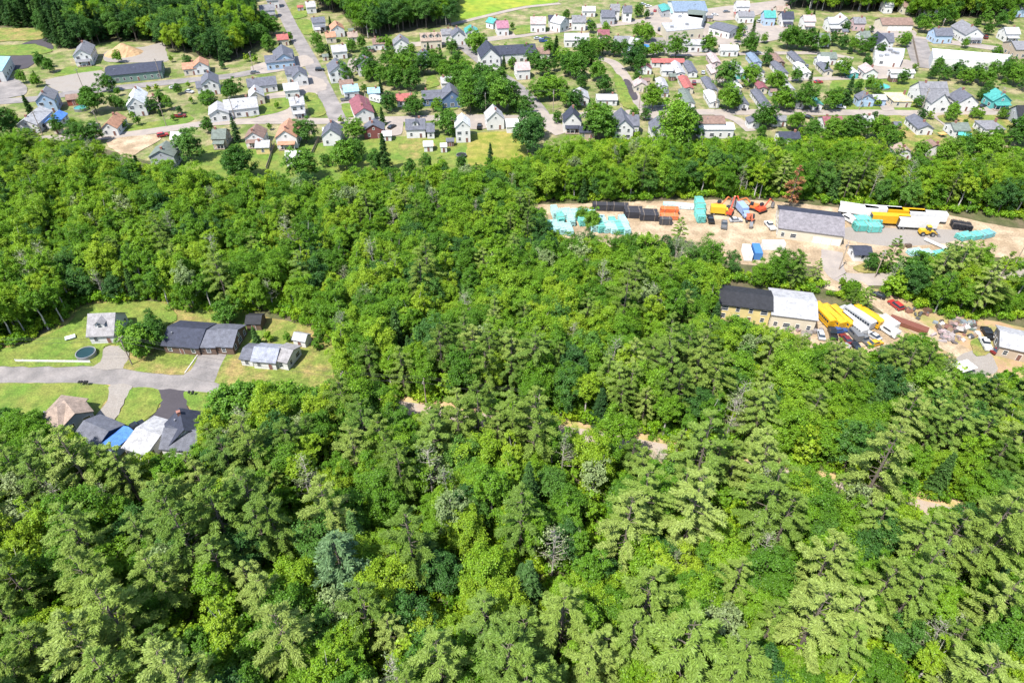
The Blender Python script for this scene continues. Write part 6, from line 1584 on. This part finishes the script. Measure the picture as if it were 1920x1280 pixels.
def kerb(A, B, label):
    a, b = at(*A), at(*B); c = (a + b) / 2; d = b - a; root = empty('garden_kerb', c, math.atan2(d.y, d.x)); n_ = 8; L = d.length / n_
    m = MB(); m.box(-L / 2 + .02, L / 2 - .02, -.15, .15, -.02, .3); m = m.mesh('kerb_stone', CONC)
    for i in range(n_): link('kerb_stone', m, root, (-d.length / 2 + L * (i + .5), 0, 0))
    tag(root, label, 'kerb')
kerb((347, 700), (371, 666), 'pale stone kerb between ranch lawn and driveway')
kerb((355, 336), (330, 318), 'pale stone kerb on the lawn beside the porch house')
def mailbox(px, py, label):
    p = at(px, py); root = empty('mailbox', p); m = MB(); m.box(-.05, .05, -.05, .05, 0, 1.0); m.build('post', root, WOOD)
    m = MB(); m.prism([(-.28, 1.0), (.28, 1.0), (.28, 1.3), (.14, 1.42), (-.14, 1.42), (-.28, 1.3)], -.3, .3); m.build('box', root, RUBBER)
    tag(root, label, 'mailbox', 'roadside mailboxes')
for i, x in enumerate((152, 156, 162, 166)): mailbox(x, 722, 'black mailbox, %s of four on the lawn side of the road' % ('leftmost', 'second', 'third', 'rightmost')[i])
for i, x in enumerate((357, 364)): mailbox(x, 741, 'black mailbox, %s of two right of the black driveway' % ('left', 'right')[i])
# sand pile
p = at(232, 100); root = empty('sand_pile', p); rg = np.random.default_rng(3); vs = []; fs = []; NX, NY = 22, 12
for j in range(NY):
    for i in range(NX):
        u, v = i / (NX - 1) * 2 - 1, j / (NY - 1) * 2 - 1
        r_ = math.hypot(u, v); hh = max(0, (1 - r_)) ** .8 * 4.6 * (1 + .25 * math.sin(3 * u + 1) * math.cos(4 * v)) + (rg.normal(0, .12) if r_ < .95 else -.15)
        vs.append((u * 10, v * 8, hh))
for j in range(NY - 1):
    for i in range(NX - 1): a = j * NX + i; fs.append((a, a + 1, a + NX + 1, a + NX))
m = MB(); m.add(vs, fs); m.build('mound', root, SANDM); tag(root, 'tan sand pile behind the wide navy roofed store', 'sand pile')
# water tank dome
p = at(1310, 560); root = empty('dome_tank', p); m = MB(); n_ = 16; rings = [(2.2, 0), (2.2, 1.6), (1.9, 2.3), (1.2, 2.9), (.4, 3.1)]
vs = [(r_ * math.cos(6.2832 * i / n_), r_ * math.sin(6.2832 * i / n_), z) for r_, z in rings for i in range(n_)]
fs = [(k * n_ + i, k * n_ + (i + 1) % n_, (k + 1) * n_ + (i + 1) % n_, (k + 1) * n_ + i) for k in range(len(rings) - 1) for i in range(n_)] + [tuple(range((len(rings) - 1) * n_, len(rings) * n_))]
m.add(vs, fs); m.build('shell', root, paint((.72, .72, .70))); m = MB(); m.cyl((0, 0, 3.05), (0, 0, 3.4), .3, .3, 10); m.build('hatch', root, STEEL)
tag(root, 'white domed tank left of the yellow workshop', 'tank')

# ------------------------------------------------------------------ utility poles and wires
def pole(px, py, h, yaw, label, mt=WOOD):
    p = at(px, py); root = empty('utility_pole', p, R(yaw)); m = MB(); m.cyl((0, 0, -.2), (0, 0, h), .17, .11, 8); m.build('shaft', root, mt)
    m = MB(); m.box(-1.2, 1.2, -.06, .06, h - .75, h - .6); arm = m.build('crossarm', root, WOOD)
    for x in (-1.05, -.4, .4, 1.05):
        m = MB(); m.cyl((x, 0, h - .6), (x, 0, h - .38), .06, .05, 6); m.build('insulator', arm, TRIM)
    m = MB(); m.cyl((.3, .2, h - 2.2), (.3, .2, h - 1.3), .2, .2, 8); m.build('transformer', root, STEEL)
    tag(root, label, 'utility pole', 'wooden utility poles')
    return [root.matrix_basis @ Vector((x, 0, h - .38)) for x in (-1.05, .4, 1.05)]
WIREM = surf('wire', (.05, .05, .05), .6)
def wires(P, Q, label):
    mid = (P[0] + Q[0]) / 2; root = empty('power_line', (mid.x, mid.y, 0)); 
    for a, b in zip(P, Q):
        m = MB(); last = None; k = 8
        for i in range(k + 1):
            t = i / k; q = a.lerp(b, t) - Vector((0, 0, .012 * (b - a).length * 4 * t * (1 - t))) - Vector((mid.x, mid.y, 0))
            if last is not None: m.cyl(last, q, .03, .03, 4, caps=False)
            last = q
        m.build('wire', root, WIREM)
    tag(root, label, 'power line', 'power lines')
FP = [(80, 252), (190, 248), (312, 236), (440, 222), (560, 220), (690, 216), (773, 214), (911, 214), (1037, 209), (1198, 204), (1340, 206), (1475, 207), (1610, 206), (1727, 207), (1866, 204)]
FW = ['by the house at the far left bend', 'left of the orange roofed small house', 'by the red car', 'before the large pale ranch house', 'before the lawn house', 'below the maroon roof', 'below the red ranch roof', 'behind the white gabled house', 'at the side road', 'at the concrete lot', 'at the long white apartments', 'left of the black car by the trees', 'by the slate and blue house', 'before the largest grey roof', 'below the teal house']
last = None
for (x, y), wh in zip(FP, FW):
    P = pole(x, y, 10, 88, 'wooden utility pole on front street %s' % wh)
    if last: wires(last, P, 'power line ending at the pole %s' % wh)
    last = P
last = None
for (x, y), wh in zip([(-80, 688), (248, 684), (650, 752), (800, 762), (1010, 790)], ['out of the left side', 'on the ranch lawn', 'in the trees at the lawn corner', 'in the thin trees', 'under the central pines']):
    P = pole(x, y, 9.5, 80, 'wooden utility pole along the residential road %s' % wh)
    if last: wires(last, P, 'power line by the residential road ending %s' % wh)
    last = P
for x, y, wh in [(157, 168, 'at the left of the cross street'), (302, 148, 'below the wide store'), (476, 134, 'left of the slate roofed shop'), (1760, 69, 'before the blue slate house on the right street'), (1573, 505, 'in the yard entrance'), (1900, 500, 'on the yard road at the right'), (1640, 520, 'right of the yard entrance')]:
    pole(x, y, 10, 75, 'wooden utility pole %s' % wh)
